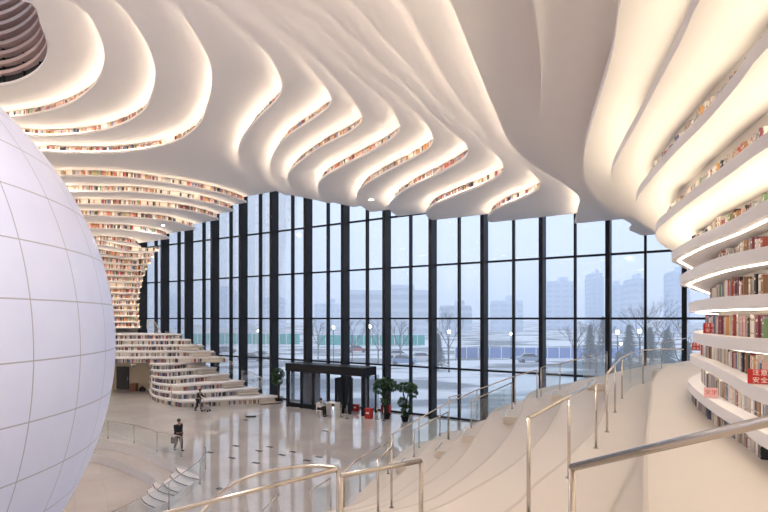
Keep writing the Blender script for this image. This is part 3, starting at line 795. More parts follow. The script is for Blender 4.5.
# foreground rail
a, b = P3(572, 467.5, 6.2), P3(768, 421, 6.75); c = a + (b - a) * 1.6
rail('thick steel handrail crossing the lower right corner, nearest the camera', None, [(a, ZN[10]), (c, ZN[11])], .0265, raw=[a, b, c])
a, m_, b = P3(528.6, 418, 6.2), P3(569, 396.5, 6.2), P3(596, 382, 6.2)
rail('steel handrail on three posts, in front of the tall curved treads', None, [(a, ZN[10]), (m_, ZN[10]), (b, ZN[10])], .021, raw=[a, m_, b])
pts = [P3(607, 374, 6.2), P3(615, 364.5, 6.2), P3(622, 357.5, 6.2)]
p2 = P3(618, 350, 6.5)
rail('short steel handrail on three close posts right of the middle, seen nearly end-on', None, [(pts[0], ZN[10]), (pts[1], ZN[10]), (pts[2], ZN[10])], .022, raw=pts)
pts = [P3(622.5, 357.5, 6.2), P3(631, 353, 6.2), P3(643, 350.3, 6.2), P3(662, 349, 6.2), P3(684, 349.5, 6.2)]
rail('curved glass balustrade with steel rail sweeping towards the shelves on the right', None, [(pts[2], ZN[10])], .02, glass=(1.0, .06), name='glass_balustrade', raw=pts)
pts = [P3(661.5, 343, 6.2), P3(690, 337.5, 6.34)]
rail('short rail with one post on the topmost landing, left of the shelves', None, [(pts[0], ZN[10])], .02, raw=pts)
pts = [P3(*q) for q in [(393, 434, 2.9), (419, 418.6, 3.4), (440, 407, 3.85), (477, 390, 4.45), (515, 376, 4.95), (537, 370, 5.2)]]
rail('long glass balustrade with steel rail climbing beside the terrace in front of the windows', None, [(p, p.z - 1.1) for p in pts], .022, glass=(1.05, .08), name='glass_balustrade', raw=pts)
pts = [P3(*q) for q in [(541, 368, 5.25), (547, 365.3, 5.3), (560, 364, 5.25), (583, 357.5, 5.55), (607, 351.5, 5.75)]]
rail('upper glass balustrade behind the terrace edge, ending at a tall post by the window', None, [(pts[0], 4.1), (pts[2], 4.1), (pts[4], 4.4)], .022, glass=(1.05, .08), name='glass_balustrade', raw=pts)
pts = [P3(471, 401, 4.13), P3(512, 382.6, 4.65)]
rail('steel aisle handrail on two posts with the step block at its upper foot', None, [(pts[0], ZN[6]), (pts[1], ZN[7])], .024, glass=(.95, .12), raw=pts)
pts = [P3(414, 430, 3.05), P3(448, 412, 3.6)]
rail('lower aisle handrail on two posts, right of the potted trees', None, [(pts[0], ZN[4]), (pts[1], ZN[5])], .024, glass=(.95, .12), raw=pts)
pts = [P3(449, 397, 4.2), P3(462, 394.5, 4.25)]
rail('tiny stub of rail on a tall thin post below the long balustrade', None, [(pts[0], ZN[5])], .02, raw=pts)
pts = [P3(344, 472, 2.6), P3(360, 458, 2.8), P3(388, 442, 3.12)]
rail('steel handrail at the foot of the terrace, left of the middle', None, [(p, p.z - 1.05) for p in pts], .022, glass=(.95, .12), raw=pts)
pts = [P3(378, 460, 4.57), P3(391.5, 447, 4.76), P3(392, 434, 5.0)]
rail('steel handrail on two tall posts just right of the big front post', None, [(pts[0], ZN[7]), (pts[1], ZN[7])], .023, raw=pts)
a, b = P3(338.5, 469, 5.69), P3(170, 512, 5.17); c = b + (b - a) * .3
rail('thick straight steel handrail at the bottom of the photo, running down to the left', None, [(a, ZN[9]), (c, ZN[8])], .0255, raw=[a, b, c])
arc = [P3(337, 467.5, 5.69), P3(318, 466, 5.69), P3(296, 467, 5.66), P3(272, 470.5, 5.6), P3(250, 476.5, 5.52), P3(230, 486, 5.40), P3(213, 499, 5.25), P3(203, 512, 5.15)]
arc.append(arc[-1] + (arc[-1] - arc[-2]) * 2)
rail('bowed steel handrail arching above the straight one at the bottom of the photo', None, [(arc[-1], ZN[8])], .021, raw=arc, smooth=True)
a, b = P3(341, 476, 5.69), P3(421, 461, 5.69)
rail('short level steel handrail ending in a rounded corner post at the bottom middle', None, [(a, ZN[9]), (b, ZN[9])], .0255, raw=[a, b])
pts = [P3(311, 490, 3.0), P3(331, 478, 3.1)]
rail('small glass guard with thin frame seen behind the bowed handrail', None, [(pts[0], 1.6), (pts[1], 1.6)], .018, glass=(1.3, .05), name='glass_balustrade', raw=pts)
pts = [P3(262, 511, 2.3), P3(279, 494, 2.6)]
rail('small low rail with one post below the bowed handrail, bottom left of centre', None, [(pts[1], 1.2)], .018, raw=pts)
pts = [P3(88, 419, 1.05), P3(108, 421, 1.05), P3(134, 425, 1.05), P3(157, 432, 1.05), P3(181, 436.5, 1.05)]
rail('glass balustrade on the stone floor between the sphere and the walking person', None, [(p, 0) for p in pts[1:]], .022, glass=(1.0, .08), name='glass_balustrade', raw=pts, smooth=False)
pts = [P3(112, 511.6, 1.05), P3(126, 505, 1.05), P3(152, 492, 1.05), P3(169, 482, 1.05), P3(186, 471, 1.05), P3(200, 460, 1.05), P3(205.5, 452, 1.05), P3(205.3, 447, 1.05)]
rail('curved glass balustrade with steel rail round the sunken curved steps', None, [(pts[i], 0) for i in (1, 3, 5, 7)], .024, glass=(1.0, .06), name='glass_balustrade', raw=pts)
# guards at the window end of the left tiers
def guard(lab, lst, d=1.4):
    P = []
    for X_, Y_ in lst:
        k = Vector(((X_ - CX) / F, 1.0)); t = (FP + FN * d).dot(FN) / k.dot(FN)
        P.append(Vector((k.x * t, k.y * t, CZ - (Y_ - HY) * t / F)))
    rail(lab, None, [(P[0], P[0].z - 1.05), (P[-1], P[-1].z - 1.05)], .03, glass=(1.0, .05), name='glass_balustrade', raw=P)
for lab, lst in [('topmost', [(147, 319.5), (155, 322), (162, 334)]), ('second highest', [(165.5, 331), (174, 334), (184, 341)]), ('middle', [(188.5, 343), (197, 345), (206, 351)]),
                 ('second lowest', [(215, 355), (224, 357.5), (233, 363)]), ('lowest', [(242, 370), (251, 372), (262, 378)])]:
    guard('short glass guard by the windows on the left tiers, the %s of five' % lab, lst)
P = [Vector(v) for v in [(-22.6, 49.6, 4.65), (-20.3, 47.2, 3.8), (-18.6, 43.6, 1.9), (-17.4, 40.9, 1.0)]]
rail('thin brass-coloured handrail running down the corner of the left book tiers', None, [(P[0], 3.6), (P[1], 2.9), (P[2], .9), (P[3], 0)], .025, raw=P)

# ------------------------------------------------------------------ steps into the sunken ring
def pit_steps(lines, z0, lab):
    p0 = P3(*lines[0][0], z0); o = empty('curved_steps', (p0.x, p0.y, z0 - .45))
    for i in range(len(lines) - 1):
        z = z0 - .12 * (i + 1) + .02
        A, B = lines[i], lines[i + 1]
        def mid(q, z_): 
            a, b = Vector(bp(*q[0], z_)), Vector(bp(*q[1], z_)); m = (a + b) / 2; d = (b - a); n = Vector((d.y, -d.x)).normalized()
            if n.y > 0: n = -n
            return [a + (b - a) * t + n * (.22 * 4 * t * (1 - t)) for t in [k / 8 for k in range(9)]]
        l1, l2 = mid(A, z0), mid(B, z0)
        poly = l1 + l2[::-1]
        bm = slab_mesh([Vector((p.x - p0.x, p.y - p0.y)) for p in poly], .45 - .45, .45 + z - z0)
        mkobj('tread', bm, M['plaster'], o)
        bm = bmesh.new(); tube(bm, [(p.x - p0.x, p.y - p0.y, .45 + z - z0) for p in l2], .02, 5); mkobj('edge_strip', bm, M['dark'], o)
    tag(o, lab, 'steps')
pit_steps([((180, 463), (203, 473)), ((176, 466.5), (200, 477.5)), ((170, 470.5), (194, 482)), ((163, 475), (186, 486))], 0.0, 'upper set of pale curved steps leading into the sunken ring, by the curved glass balustrade')
pit_steps([((157, 478.5), (180, 489)), ((153, 482), (176, 493.5)), ((147, 486), (171, 498)), ((141, 489.5), (166, 502))], -.45, 'lower set of pale curved steps, between the sunken ring and the inner pit floor')

# ------------------------------------------------------------------ entrance vestibule
cr_ = Vector(bp(364, 416.3, 0)); cl_ = Vector(bp(281, 408, 0))
eu = -FU  # to the right
dep = fdist(cr_); W_ = 7.7
ves = empty('entrance_vestibule', (cr_.x, cr_.y, 0), math.atan2(eu.y, eu.x))
# local: +x right along the facade, so the box spans x in [-W,0]; +y = away from the room
lyf = (Matrix.Rotation(-math.atan2(eu.y, eu.x), 2) @ (-FN)).y
sy = 1 if lyf > 0 else -1
def vb(name, c, s, m, par=ves):
    bm = bmesh.new(); box(bm, (c[0], sy * c[1], c[2]), s); return mkobj(name, bm, m, par)
H_ = 3.55
vb('roof', (-W_ / 2, dep / 2 - .5, H_ - .32), (W_ + .1, dep - 1.0, .64), M['dark'])
for q in (-.14, -1.35, -2.0, -3.4, -4.9, -6.1, -W_ + .14):
    vb('frame_post', (q, .12, 1.45), (.26 if q > -.2 or q < -7 else .16, .2, 2.9), M['dark'])
for q in (.4, 1.45):
    vb('frame_post', (-.1, q + .3, 1.45), (.12, .1, 2.9), M['dark'])
    vb('frame_post', (-W_ + .1, q + .3, 1.45), (.12, .1, 2.9), M['dark'])
for a_, b_ in ((-W_ + .2, -6.2), (-6.0, -5.0), (-4.8, -3.5)):
    vb('glass_panel', ((a_ + b_) / 2, .12, 1.5), (b_ - a_, .02, 2.7), M['glass'])
    vb('kick_plate', ((a_ + b_) / 2, .12, .2), (b_ - a_, .06, .36), M['dark'])
vb('glass_panel', (-.1, 1.3, 1.5), (.02, 1.9, 2.7), M['glass'])
for a_ in (-2.7, -1.7):
    d_ = vb('door_leaf', (a_, .5, 1.35), (.06, .9, 2.6), M['dark']); vb('door_handle', (a_ + .06, .25, 1.1), (.04, .04, .7), M['steel'], d_)
vb('mirror_panel', (-5.3, .9, 1.5), (.9, .05, 2.6), M['darkglass'])
tag(ves, 'dark framed glass entrance vestibule projecting from the window wall', 'vestibule')

# reception desk, seated guard and stanchions
def at0(px_, py_): x, y = bp(px_, py_, 0); return x, y
dx_, dy_ = at0(333, 416.5)
dk = empty('security_desk', (dx_, dy_, 0), math.atan2(eu.y, eu.x) - .1)
bm = bmesh.new(); box(bm, (0, 0, 1.02), (.95, .55, .06)); mkobj('desk_top', bm, M['white'], dk)
for q in (-.42, .42):
    bm = bmesh.new(); box(bm, (q, 0, .5), (.07, .5, 1.0)); mkobj('leg', bm, M['white'], dk)
bm = bmesh.new(); box(bm, (.25, .2, .55), (.4, .04, .8)); mkobj('back_panel', bm, M['white'], dk)
tag(dk, 'small white desk in front of the entrance vestibule', 'desk')
ch = empty('chair', (dx_ - .95, dy_ + .1, 0), -.5)
bm = bmesh.new(); box(bm, (0, 0, .46), (.42, .42, .05)); mkobj('seat', bm, M['white'], ch)
bm = bmesh.new(); box(bm, (-.2, 0, .78), (.04, .4, .5)); mkobj('backrest', bm, M['white'], ch)
for a_ in (-.18, .18):
    for b_ in (-.18, .18):
        bm = bmesh.new(); tube(bm, [(a_, b_, 0), (a_, b_, .45)], .02, 6); mkobj('leg', bm, M['white'], ch)
tag(ch, 'white chair beside the small white desk at the entrance', 'chair')
for i, (a_, b_, lab) in enumerate([(341, 417.5, 'just right of the white desk'), (347, 419, 'between the desk and the vestibule corner post'), (377, 419.5, 'just right of the vestibule corner'), (383.5, 421, 'nearest the left potted tree')]):
    x, y = at0(a_, b_); o = empty('barrier_post', (x, y, 0))
    bm = bmesh.new(); tube(bm, [(0, 0, .02), (0, 0, .98)], .03, 8); mkobj('post', bm, M['steel'], o)
    bm = bmesh.new(); lathe(bm, [(.16, 0), (.16, .02), (.05, .04)], (0, 0, 0), 14); mkobj('base', bm, M['steel'], o)
    tag(o, 'slim steel barrier post ' + lab, 'post')
def cabinet(px_, py_, s, lab, m='red', top=None):
    x, y = at0(px_, py_); o = empty('red_case', (x, y, 0), math.atan2(eu.y, eu.x))
    bm = bmesh.new(); box(bm, (0, 0, s[2] / 2), s); bez(mkobj('body', bm, M[m], o), .03)
    bm = bmesh.new(); box(bm, (0, 0, s[2] + .02), (s[0] + .04, s[1] + .04, .04)); mkobj('lid', bm, M['red'], o)
    bm = bmesh.new(); box(bm, (0, -s[1] / 2 - .005, s[2] * .6), (s[0] * .5, .01, .12)); mkobj('notice', bm, M['signwhite'], o)
    tag(o, lab, 'case')
cabinet(369, 418.5, (.5, .4, .7), 'red fire equipment case beside the vestibule corner post')
cabinet(386, 412, (.75, .4, .5), 'low red case behind the left potted tree')
cabinet(356, 411, (.5, .3, .5), 'small red case with a white notice inside the vestibule')

# ------------------------------------------------------------------ potted trees
def plant(px_, py_, h, spreads, lab, trunkr=.05, seed=1, n=260, pot=.35):
    rnd = random.Random(seed); x, y = at0(px_, py_); o = empty('potted_tree', (x, y, 0))
    bm = bmesh.new(); lathe(bm, [(.20 * pot / .35, 0), (.30 * pot / .35, pot), (.33 * pot / .35, pot), (.33 * pot / .35, pot + .05), (.27 * pot / .35, pot + .05), (.26 * pot / .35, pot - .02)], (0, 0, 0), 16)
    mkobj('pot', bm, M['dark'], o)
    bm = bmesh.new(); lathe(bm, [(.26 * pot / .35, pot - .03), (.26 * pot / .35, pot)], (0, 0, 0), 12); mkobj('soil', bm, M['soil'], o)
    bm = bmesh.new()
    for k in range(3):
        a = k * 2.1; pts = [(.05 * math.cos(a), .05 * math.sin(a), pot), (.12 * math.cos(a + 1), .12 * math.sin(a + 1), h * .45), (.25 * math.cos(a), .25 * math.sin(a), h * .78)]
        tube(bm, pts, trunkr, 6, radii=[trunkr, trunkr * .8, trunkr * .5])
    mkobj('trunk', bm, M['bark'], o)
    bm = bmesh.new()
    for cx, cy, cz, r1, r2, m in spreads:
        for i in range(int(n * m)):
            while True:
                v = Vector((rnd.uniform(-1, 1), rnd.uniform(-1, 1), rnd.uniform(-1, 1)))
                if v.length < 1: break
            v = v.normalized() * (.55 + .45 * v.length)
            c = Vector((cx + v.x * r1, cy + v.y * r1, cz + v.z * r2)); ln = rnd.uniform(.16, .30); wd = ln * .33
            a = rnd.uniform(0, 2 * PI); tl = rnd.uniform(-.9, .3)
            d = Vector((math.cos(a) * math.cos(tl), math.sin(a) * math.cos(tl), math.sin(tl))); s_ = d.cross(Vector((0, 0, 1))).normalized() * wd
            q = [c - d * ln * .5, c + s_ + Vector((0, 0, .02)), c + d * ln * .5 - Vector((0, 0, .05)), c - s_ + Vector((0, 0, .02))]
            bm.faces.new([bm.verts.new(k) for k in q])
    mkobj('foliage', bm, M['leaf'], o)
    tag(o, lab, 'plant')
plant(386.5, 419, 2.9, [(-.1, 0, 2.55, .85, .38, 1.2), (-.5, 0, 2.1, .5, .3, .5), (.35, 0, 2.3, .5, .35, .5), (-.1, 0, 1.4, .35, .4, .35)], 'left of two potted trees right of the entrance, wide flat crown', seed=3)
plant(405, 421.5, 2.7, [(0.1, 0, 2.4, .75, .35, 1.1), (.5, 0, 2.0, .4, .35, .4), (-.15, 0, 1.35, .38, .35, .5), (.1, 0, .8, .36, .4, .5)], 'right of two potted trees, with leaves down to its dark pot', seed=5)
plant(278.5, 403, 3.2, [(0, -.2, 2.5, .55, .5, .9), (-.1, 0, 1.9, .5, .4, .5)], 'leafy green potted tree at the left corner of the entrance vestibule', seed=8)

# ------------------------------------------------------------------ people
def skin_body(name, joints, edges, m, sub=2):
    me = bpy.data.meshes.new(name); me.from_pydata([j[0] for j in joints], edges, [])
    o = bpy.data.objects.new(name, me); COL.objects.link(o)
    sk = o.modifiers.new('skin', 'SKIN')
    for i, j in enumerate(joints):
        r = j[1]; me.skin_vertices[0].data[i].radius = (r, r) if not isinstance(r, tuple) else r
    me.skin_vertices[0].data[0].use_root = True
    s = o.modifiers.new('subsurf', 'SUBSURF'); s.levels = sub; s.render_levels = sub
    me.materials.append(m); return o
def person(px_, py_, rz, pose, lab, top='cloth', z=0.0, sitting=False, loc=None):
    x, y = loc if loc else at0(px_, py_)
    J = pose
    order_ = ['pelvis', 'waist', 'chest', 'neck', 'head', 'crown', 'lsh', 'lel', 'lwr', 'lhand', 'rsh', 'rel', 'rwr', 'rhand', 'lhip', 'lkn', 'lan', 'ltoe', 'rhip', 'rkn', 'ran', 'rtoe']
    rad = dict(pelvis=(.15, .11), waist=(.135, .10), chest=(.14, .10), neck=.05, head=.085, crown=.075, lsh=.065, lel=.045, lwr=.03, lhand=.035, rsh=.065, rel=.045, rwr=.03, rhand=.035,
               lhip=.095, lkn=.062, lan=.042, ltoe=.035, rhip=.095, rkn=.062, ran=.042, rtoe=.035)
    E_ = [('pelvis', 'waist'), ('waist', 'chest'), ('chest', 'neck'), ('neck', 'head'), ('head', 'crown'), ('chest', 'lsh'), ('lsh', 'lel'), ('lel', 'lwr'), ('lwr', 'lhand'), ('chest', 'rsh'), ('rsh', 'rel'), ('rel', 'rwr'), ('rwr', 'rhand'),
          ('pelvis', 'lhip'), ('lhip', 'lkn'), ('lkn', 'lan'), ('lan', 'ltoe'), ('pelvis', 'rhip'), ('rhip', 'rkn'), ('rkn', 'ran'), ('ran', 'rtoe')]
    body = skin_body('person', [(J[k], rad[k]) for k in order_], [(order_.index(a), order_.index(b)) for a, b in E_], M['skin'])
    body.location = (x, y, z); body.rotation_euler = (0, 0, rz)
    # clothes as slightly larger skins over the same joints
    def cloth(nm, keys, ed, m, k=1.16, extra=None):
        c = skin_body(nm, [(J[q], tuple(v * k for v in rad[q]) if isinstance(rad[q], tuple) else rad[q] * k + .012) for q in keys], [(keys.index(a), keys.index(b)) for a, b in ed], m)
        c.parent = body; return c
    cloth('jacket', ['pelvis', 'waist', 'chest', 'lsh', 'lel', 'lwr', 'rsh', 'rel', 'rwr'], [('pelvis', 'waist'), ('waist', 'chest'), ('chest', 'lsh'), ('lsh', 'lel'), ('lel', 'lwr'), ('chest', 'rsh'), ('rsh', 'rel'), ('rel', 'rwr')], M[top])
    cloth('trousers', ['pelvis', 'lhip', 'lkn', 'lan', 'rhip', 'rkn', 'ran'], [('pelvis', 'lhip'), ('lhip', 'lkn'), ('lkn', 'lan'), ('pelvis', 'rhip'), ('rhip', 'rkn'), ('rkn', 'ran')], M['cloth'])
    for s_ in 'lr':
        a, t = Vector(J[s_ + 'an']), Vector(J[s_ + 'toe']); bm = bmesh.new(); blob(bm, (a + t) / 2 - Vector((0, 0, .01)), (.14 if abs(t.x - a.x) > abs(t.y - a.y) else .06, .06 if abs(t.x - a.x) > abs(t.y - a.y) else .14, .05)); o = mkobj('shoe', bm, M['black'], body)
    h = Vector(J['head']); bm = bmesh.new(); blob(bm, h + Vector((-.02, 0, .075)), (.105, .10, .10)); mkobj('hair', bm, M['hair'], body)
    # face: nose and ears on the front (+x)
    bm = bmesh.new(); blob(bm, h + Vector((.098, 0, .01)), (.018, .014, .022), 1); mkobj('nose', bm, M['skin'], body)
    bm = bmesh.new()
    for s_ in (-1, 1): blob(bm, h + Vector((.088, .032 * s_, .035)), (.008, .012, .007), 1)
    mkobj('eyes', bm, M['black'], body)
    for s_ in ('l', 'r'):
        hd = Vector(J[s_ + 'hand']); wr = Vector(J[s_ + 'wr']); d = (hd - wr).normalized(); side = d.cross(Vector((0, 1, 0)))
        side = side.normalized() if side.length > .1 else Vector((1, 0, 0))
        bm = bmesh.new()
        for k in range(4):
            st = hd + side * (.012 * (k - 1.5)) * 1.4; tube(bm, [st, st + d * .045, st + d * .07 + side.cross(d) * .02], .008, 5)
        th = wr + side * .03; tube(bm, [th, th + d * .04 + side * .03], .009, 5)
        mkobj('fingers', bm, M['skin'], body)
    tag(body, lab, 'person'); return body
walk = dict(pelvis=(0, 0, .95), waist=(.01, 0, 1.12), chest=(.02, 0, 1.33), neck=(.03, 0, 1.49), head=(.05, 0, 1.60), crown=(.045, 0, 1.69),
            lsh=(.02, .19, 1.40), lel=(-.1, .24, 1.13), lwr=(-.02, .24, .90), lhand=(.01, .24, .83), rsh=(.02, -.19, 1.40), rel=(.10, -.27, 1.15), rwr=(.24, -.33, .97), rhand=(.29, -.35, .92),
            lhip=(0, .09, .90), lkn=(.14, .09, .50), lan=(.16, .09, .09), ltoe=(.30, .09, .04), rhip=(0, -.09, .90), rkn=(-.04, -.09, .50), ran=(-.24, -.09, .13), rtoe=(-.12, -.09, .04))
p_ = person(178.5, 451, -.6, walk, 'person in black walking with a grey bag past the glass balustrade')
bm = bmesh.new(); box(bm, (0, 0, .17), (.34, .12, .34)); bg_ = mkobj('shoulder_bag', bm, mat('grey_canvas', (.06, .06, .07), .9)); bez(bg_, .04, 3)
bg_.location = p_.location + Vector((-.10, -.36, .50)); bg_.rotation_euler = (0, 0, -.3)
bm = bmesh.new(); tube(bm, [(-.12, 0, .33), (-.08, 0, .46), (.08, 0, .46), (.12, 0, .33)], .012, 6); mkobj('handle', bm, M['black'], bg_)
tag(bg_, 'dark grey bag carried by the person walking near the sphere', 'bag')
push = dict(walk); push.update(lel=(.18, .24, 1.18), lwr=(.42, .22, 1.06), lhand=(.5, .22, 1.04), rel=(.18, -.24, 1.18), rwr=(.42, -.22, 1.06), rhand=(.5, -.22, 1.04), chest=(.07, 0, 1.32), neck=(.11, 0, 1.47), head=(.15, 0, 1.58), crown=(.145, 0, 1.67), lsh=(.08, .19, 1.38), rsh=(.08, -.19, 1.38))
pc = person(198.5, 411, -.25, push, 'person in black pushing a small cart beside the left book tiers')
cx_, cy_ = at0(206, 411.5); ct = empty('cleaning_cart', (cx_, cy_, 0), -.25)
bm = bmesh.new(); tube(bm, [(-.3, -.2, .2), (-.42, -.2, 1.0), (-.42, .2, 1.0), (-.3, .2, .2)], .018, 8); mkobj('handle', bm, M['steel'], ct)
bm = bmesh.new(); box(bm, (0, 0, .18), (.6, .42, .05)); mkobj('platform', bm, M['steel'], ct)
bm = bmesh.new(); box(bm, (.05, 0, .35), (.35, .3, .28)); bez(mkobj('bucket', bm, mat('grey_bucket', (.35, .36, .40), .5), ct), .03)
for a_ in (-.24, .24):
    for b_ in (-.17, .17):
        bm = bmesh.new(); tube(bm, [(a_, b_ - .02, .07), (a_, b_ + .02, .07)], .07, 10); mkobj('wheel', bm, M['tyre'], ct)
tag(ct, 'small wheeled cleaning cart pushed by the person in black at the left', 'cart')
sit = dict(walk); sit.update(pelvis=(0, 0, .55), waist=(.02, 0, .72), chest=(.05, 0, .93), neck=(.08, 0, 1.08), head=(.12, 0, 1.19), crown=(.12, 0, 1.28), lsh=(.05, .19, 1.0), lel=(.12, .24, .76), lwr=(.34, .2, .78), lhand=(.41, .2, .80), rsh=(.05, -.19, 1.0), rel=(.12, -.24, .76), rwr=(.34, -.2, .78), rhand=(.41, -.2, .80),
    lhip=(.03, .1, .55), lkn=(.43, .12, .52), lan=(.42, .12, .09), ltoe=(.55, .12, .04), rhip=(.03, -.1, .55), rkn=(.43, -.12, .52), ran=(.42, -.12, .09), rtoe=(.55, -.12, .04))
person(0, 0, -.5, sit, 'person in a white shirt seated at the white entrance desk', top='shirt', loc=(dx_ - .98, dy_ + .12))

# ------------------------------------------------------------------ small things on the floor
mx_, my_ = at0(251, 417)
mp_ = empty('dust_mop', (mx_, my_, 0), .1)
bm = bmesh.new(); box(bm, (0, 0, .05), (.75, .3, .08)); bez(mkobj('mop_head', bm, M['black'], mp_), .03)
bm = bmesh.new(); tube(bm, [(0, 0, .08), (.9, .25, .12)], .018, 6); mkobj('mop_handle', bm, M['steel'], mp_)
tag(mp_, 'flat black dust mop left lying on the stone floor', 'mop')
sk = [(210, 452.5), (236, 446), (232, 458), (259, 451), (270, 447), (256, 463), (282, 455), (293, 452), (307, 460.6), (319, 457), (221, 489), (246, 420), (325, 431), (232, 404)]
sklab = ['nearest the curved balustrade end', 'in the left row, farther from the camera', 'in the left row, nearer the camera', 'in the middle of the floor, upper pair left', 'in the middle of the floor, upper pair right', 'alone below the middle pair',
         'left of the pale reflection patch', 'between the two right-hand pairs', 'nearest the steel rails among the right ones', 'rightmost of those on the open floor', 'nearest the camera, at the bottom left', 'just below the dust mop', 'in front of the entrance vestibule', 'beside the lowest left tier']
for (a_, b_), lab in zip(sk, sklab):
    x, y = at0(a_, b_); bm = bmesh.new(); box(bm, (0, 0, .008), (.42, .2, .014)); o = mkobj('floor_socket', bm, M['dark']); o.location = (x, y, 0); o.rotation_euler = (0, 0, ang)
    bm = bmesh.new(); box(bm, (0, 0, .016), (.3, .1, .004)); mkobj('socket_lid', bm, M['steel'], o)
    tag(o, 'small dark floor socket plate ' + lab, 'socket', 'floor sockets')
x, y = at0(134, 391); o = empty('carton', (x, y, 0), .1)
bm = bmesh.new(); box(bm, (0, 0, .38), (.6, .5, .76)); mkobj('body', bm, M['brown'], o)
bm = bmesh.new(); box(bm, (0, 0, .77), (.62, .52, .02)); mkobj('lid', bm, M['brown'], o); tag(o, 'brown box on the floor under the left terraces', 'box')
x, y = at0(142.5, 391.5); o = empty('rubbish_sack', (x, y, 0))
bm = bmesh.new(); blob(bm, (0, 0, .22), (.32, .28, .26), 3, jit=.06); mkobj('sack', bm, M['cloth'], o)
bm = bmesh.new(); blob(bm, (0, 0, .5), (.07, .06, .08), 1); mkobj('knot', bm, M['cloth'], o); tag(o, 'black tied sack beside the brown box under the left terraces', 'sack')
x, y = bp(133, 363, 3.0); y2 = 46.6; o = empty('dome_camera', (x * y2 / y, y2, 2.96))
bm = bmesh.new(); lathe(bm, [(.2, -.1), (.22, 0)], (0, 0, 0), 16); mkobj('housing', bm, M['white'], o)
bm = bmesh.new(); blob(bm, (0, 0, -.12), (.16, .16, .16)); mkobj('dome', bm, M['darkglass'], o); tag(o, 'dark dome camera hanging under the left terraces', 'camera')

# ------------------------------------------------------------------ outside
def ground_mat():
    m = mat('snowy_paving', (.42, .44, .47), .75); N, L = nt(m); b = N['Principled BSDF']
    tc = N.new('ShaderNodeTexCoord'); n = N.new('ShaderNodeTexNoise'); n.inputs['Scale'].default_value = .045; n.inputs['Detail'].default_value = 6
    mp = N.new('ShaderNodeMapping'); mp.inputs['Scale'].default_value = (1, 2.2, 1); L.new(tc.outputs['Object'], mp.inputs[0]); L.new(mp.outputs[0], n.inputs['Vector'])
    cr = N.new('ShaderNodeValToRGB'); e = cr.color_ramp.elements; e[0].position = .44; e[0].color = (.16, .18, .20, 1); e[1].position = .52; e[1].color = (.66, .68, .72, 1)
    L.new(n.outputs['Fac'], cr.inputs[0]); L.new(cr.outputs[0], b.inputs['Base Color']); return m
bm = bmesh.new(); A_ = Vector(fpoint(-400, -.3)); B_ = Vector(fpoint(500, -.3)); C_ = B_ - FN * 900; D_ = A_ - FN * 900
bm.faces.new([bm.verts.new((p.x, p.y, -.1)) for p in (A_, B_, C_, D_)]); bmesh.ops.recalc_face_normals(bm, faces=bm.faces[:])
struct(mkobj('paved_square', bm, ground_mat()))
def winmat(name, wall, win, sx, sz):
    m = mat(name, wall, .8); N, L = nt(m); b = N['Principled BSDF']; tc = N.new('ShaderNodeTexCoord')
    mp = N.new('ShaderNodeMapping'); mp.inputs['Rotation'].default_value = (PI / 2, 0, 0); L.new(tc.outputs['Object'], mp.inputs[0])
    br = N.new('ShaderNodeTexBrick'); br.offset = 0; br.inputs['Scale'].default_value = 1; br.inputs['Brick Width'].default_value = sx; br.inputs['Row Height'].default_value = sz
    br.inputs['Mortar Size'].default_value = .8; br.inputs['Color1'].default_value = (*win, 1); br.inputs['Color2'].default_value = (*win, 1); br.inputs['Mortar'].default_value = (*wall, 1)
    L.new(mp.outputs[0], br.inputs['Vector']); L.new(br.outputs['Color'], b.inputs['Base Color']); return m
wm = [winmat('tower_cladding_hazed', (.70, .76, .86), (.63, .69, .79), 5, 3.3), winmat('hall_cladding_hazed', (.66, .71, .78), (.57, .62, .69), 60, 3.6), winmat('slab_cladding_hazed', (.68, .75, .86), (.63, .70, .81), 3.5, 3.3)]  # distance haze is mixed into these pale blue, low-contrast wall and window colours
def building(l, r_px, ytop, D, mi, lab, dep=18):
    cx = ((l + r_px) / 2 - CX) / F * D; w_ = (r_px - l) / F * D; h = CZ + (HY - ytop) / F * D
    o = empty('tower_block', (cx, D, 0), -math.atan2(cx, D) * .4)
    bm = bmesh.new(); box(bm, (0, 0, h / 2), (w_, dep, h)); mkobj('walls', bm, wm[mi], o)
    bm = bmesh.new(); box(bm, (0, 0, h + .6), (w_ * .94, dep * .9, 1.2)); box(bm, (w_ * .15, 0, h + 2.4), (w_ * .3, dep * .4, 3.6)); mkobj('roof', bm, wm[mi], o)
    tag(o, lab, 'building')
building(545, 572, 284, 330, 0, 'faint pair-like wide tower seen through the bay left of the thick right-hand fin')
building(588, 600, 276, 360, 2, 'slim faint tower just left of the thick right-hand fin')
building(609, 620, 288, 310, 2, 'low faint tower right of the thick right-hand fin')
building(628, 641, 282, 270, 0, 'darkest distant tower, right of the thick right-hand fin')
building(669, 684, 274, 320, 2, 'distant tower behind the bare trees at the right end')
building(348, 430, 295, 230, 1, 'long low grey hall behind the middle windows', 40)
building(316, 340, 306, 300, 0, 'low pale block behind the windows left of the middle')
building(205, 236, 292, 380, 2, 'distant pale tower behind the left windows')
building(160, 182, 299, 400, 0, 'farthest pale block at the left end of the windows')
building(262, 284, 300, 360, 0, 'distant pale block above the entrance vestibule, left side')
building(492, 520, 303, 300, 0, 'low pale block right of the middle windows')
building(440, 470, 308, 280, 1, 'low wide pale block behind the middle-right windows')
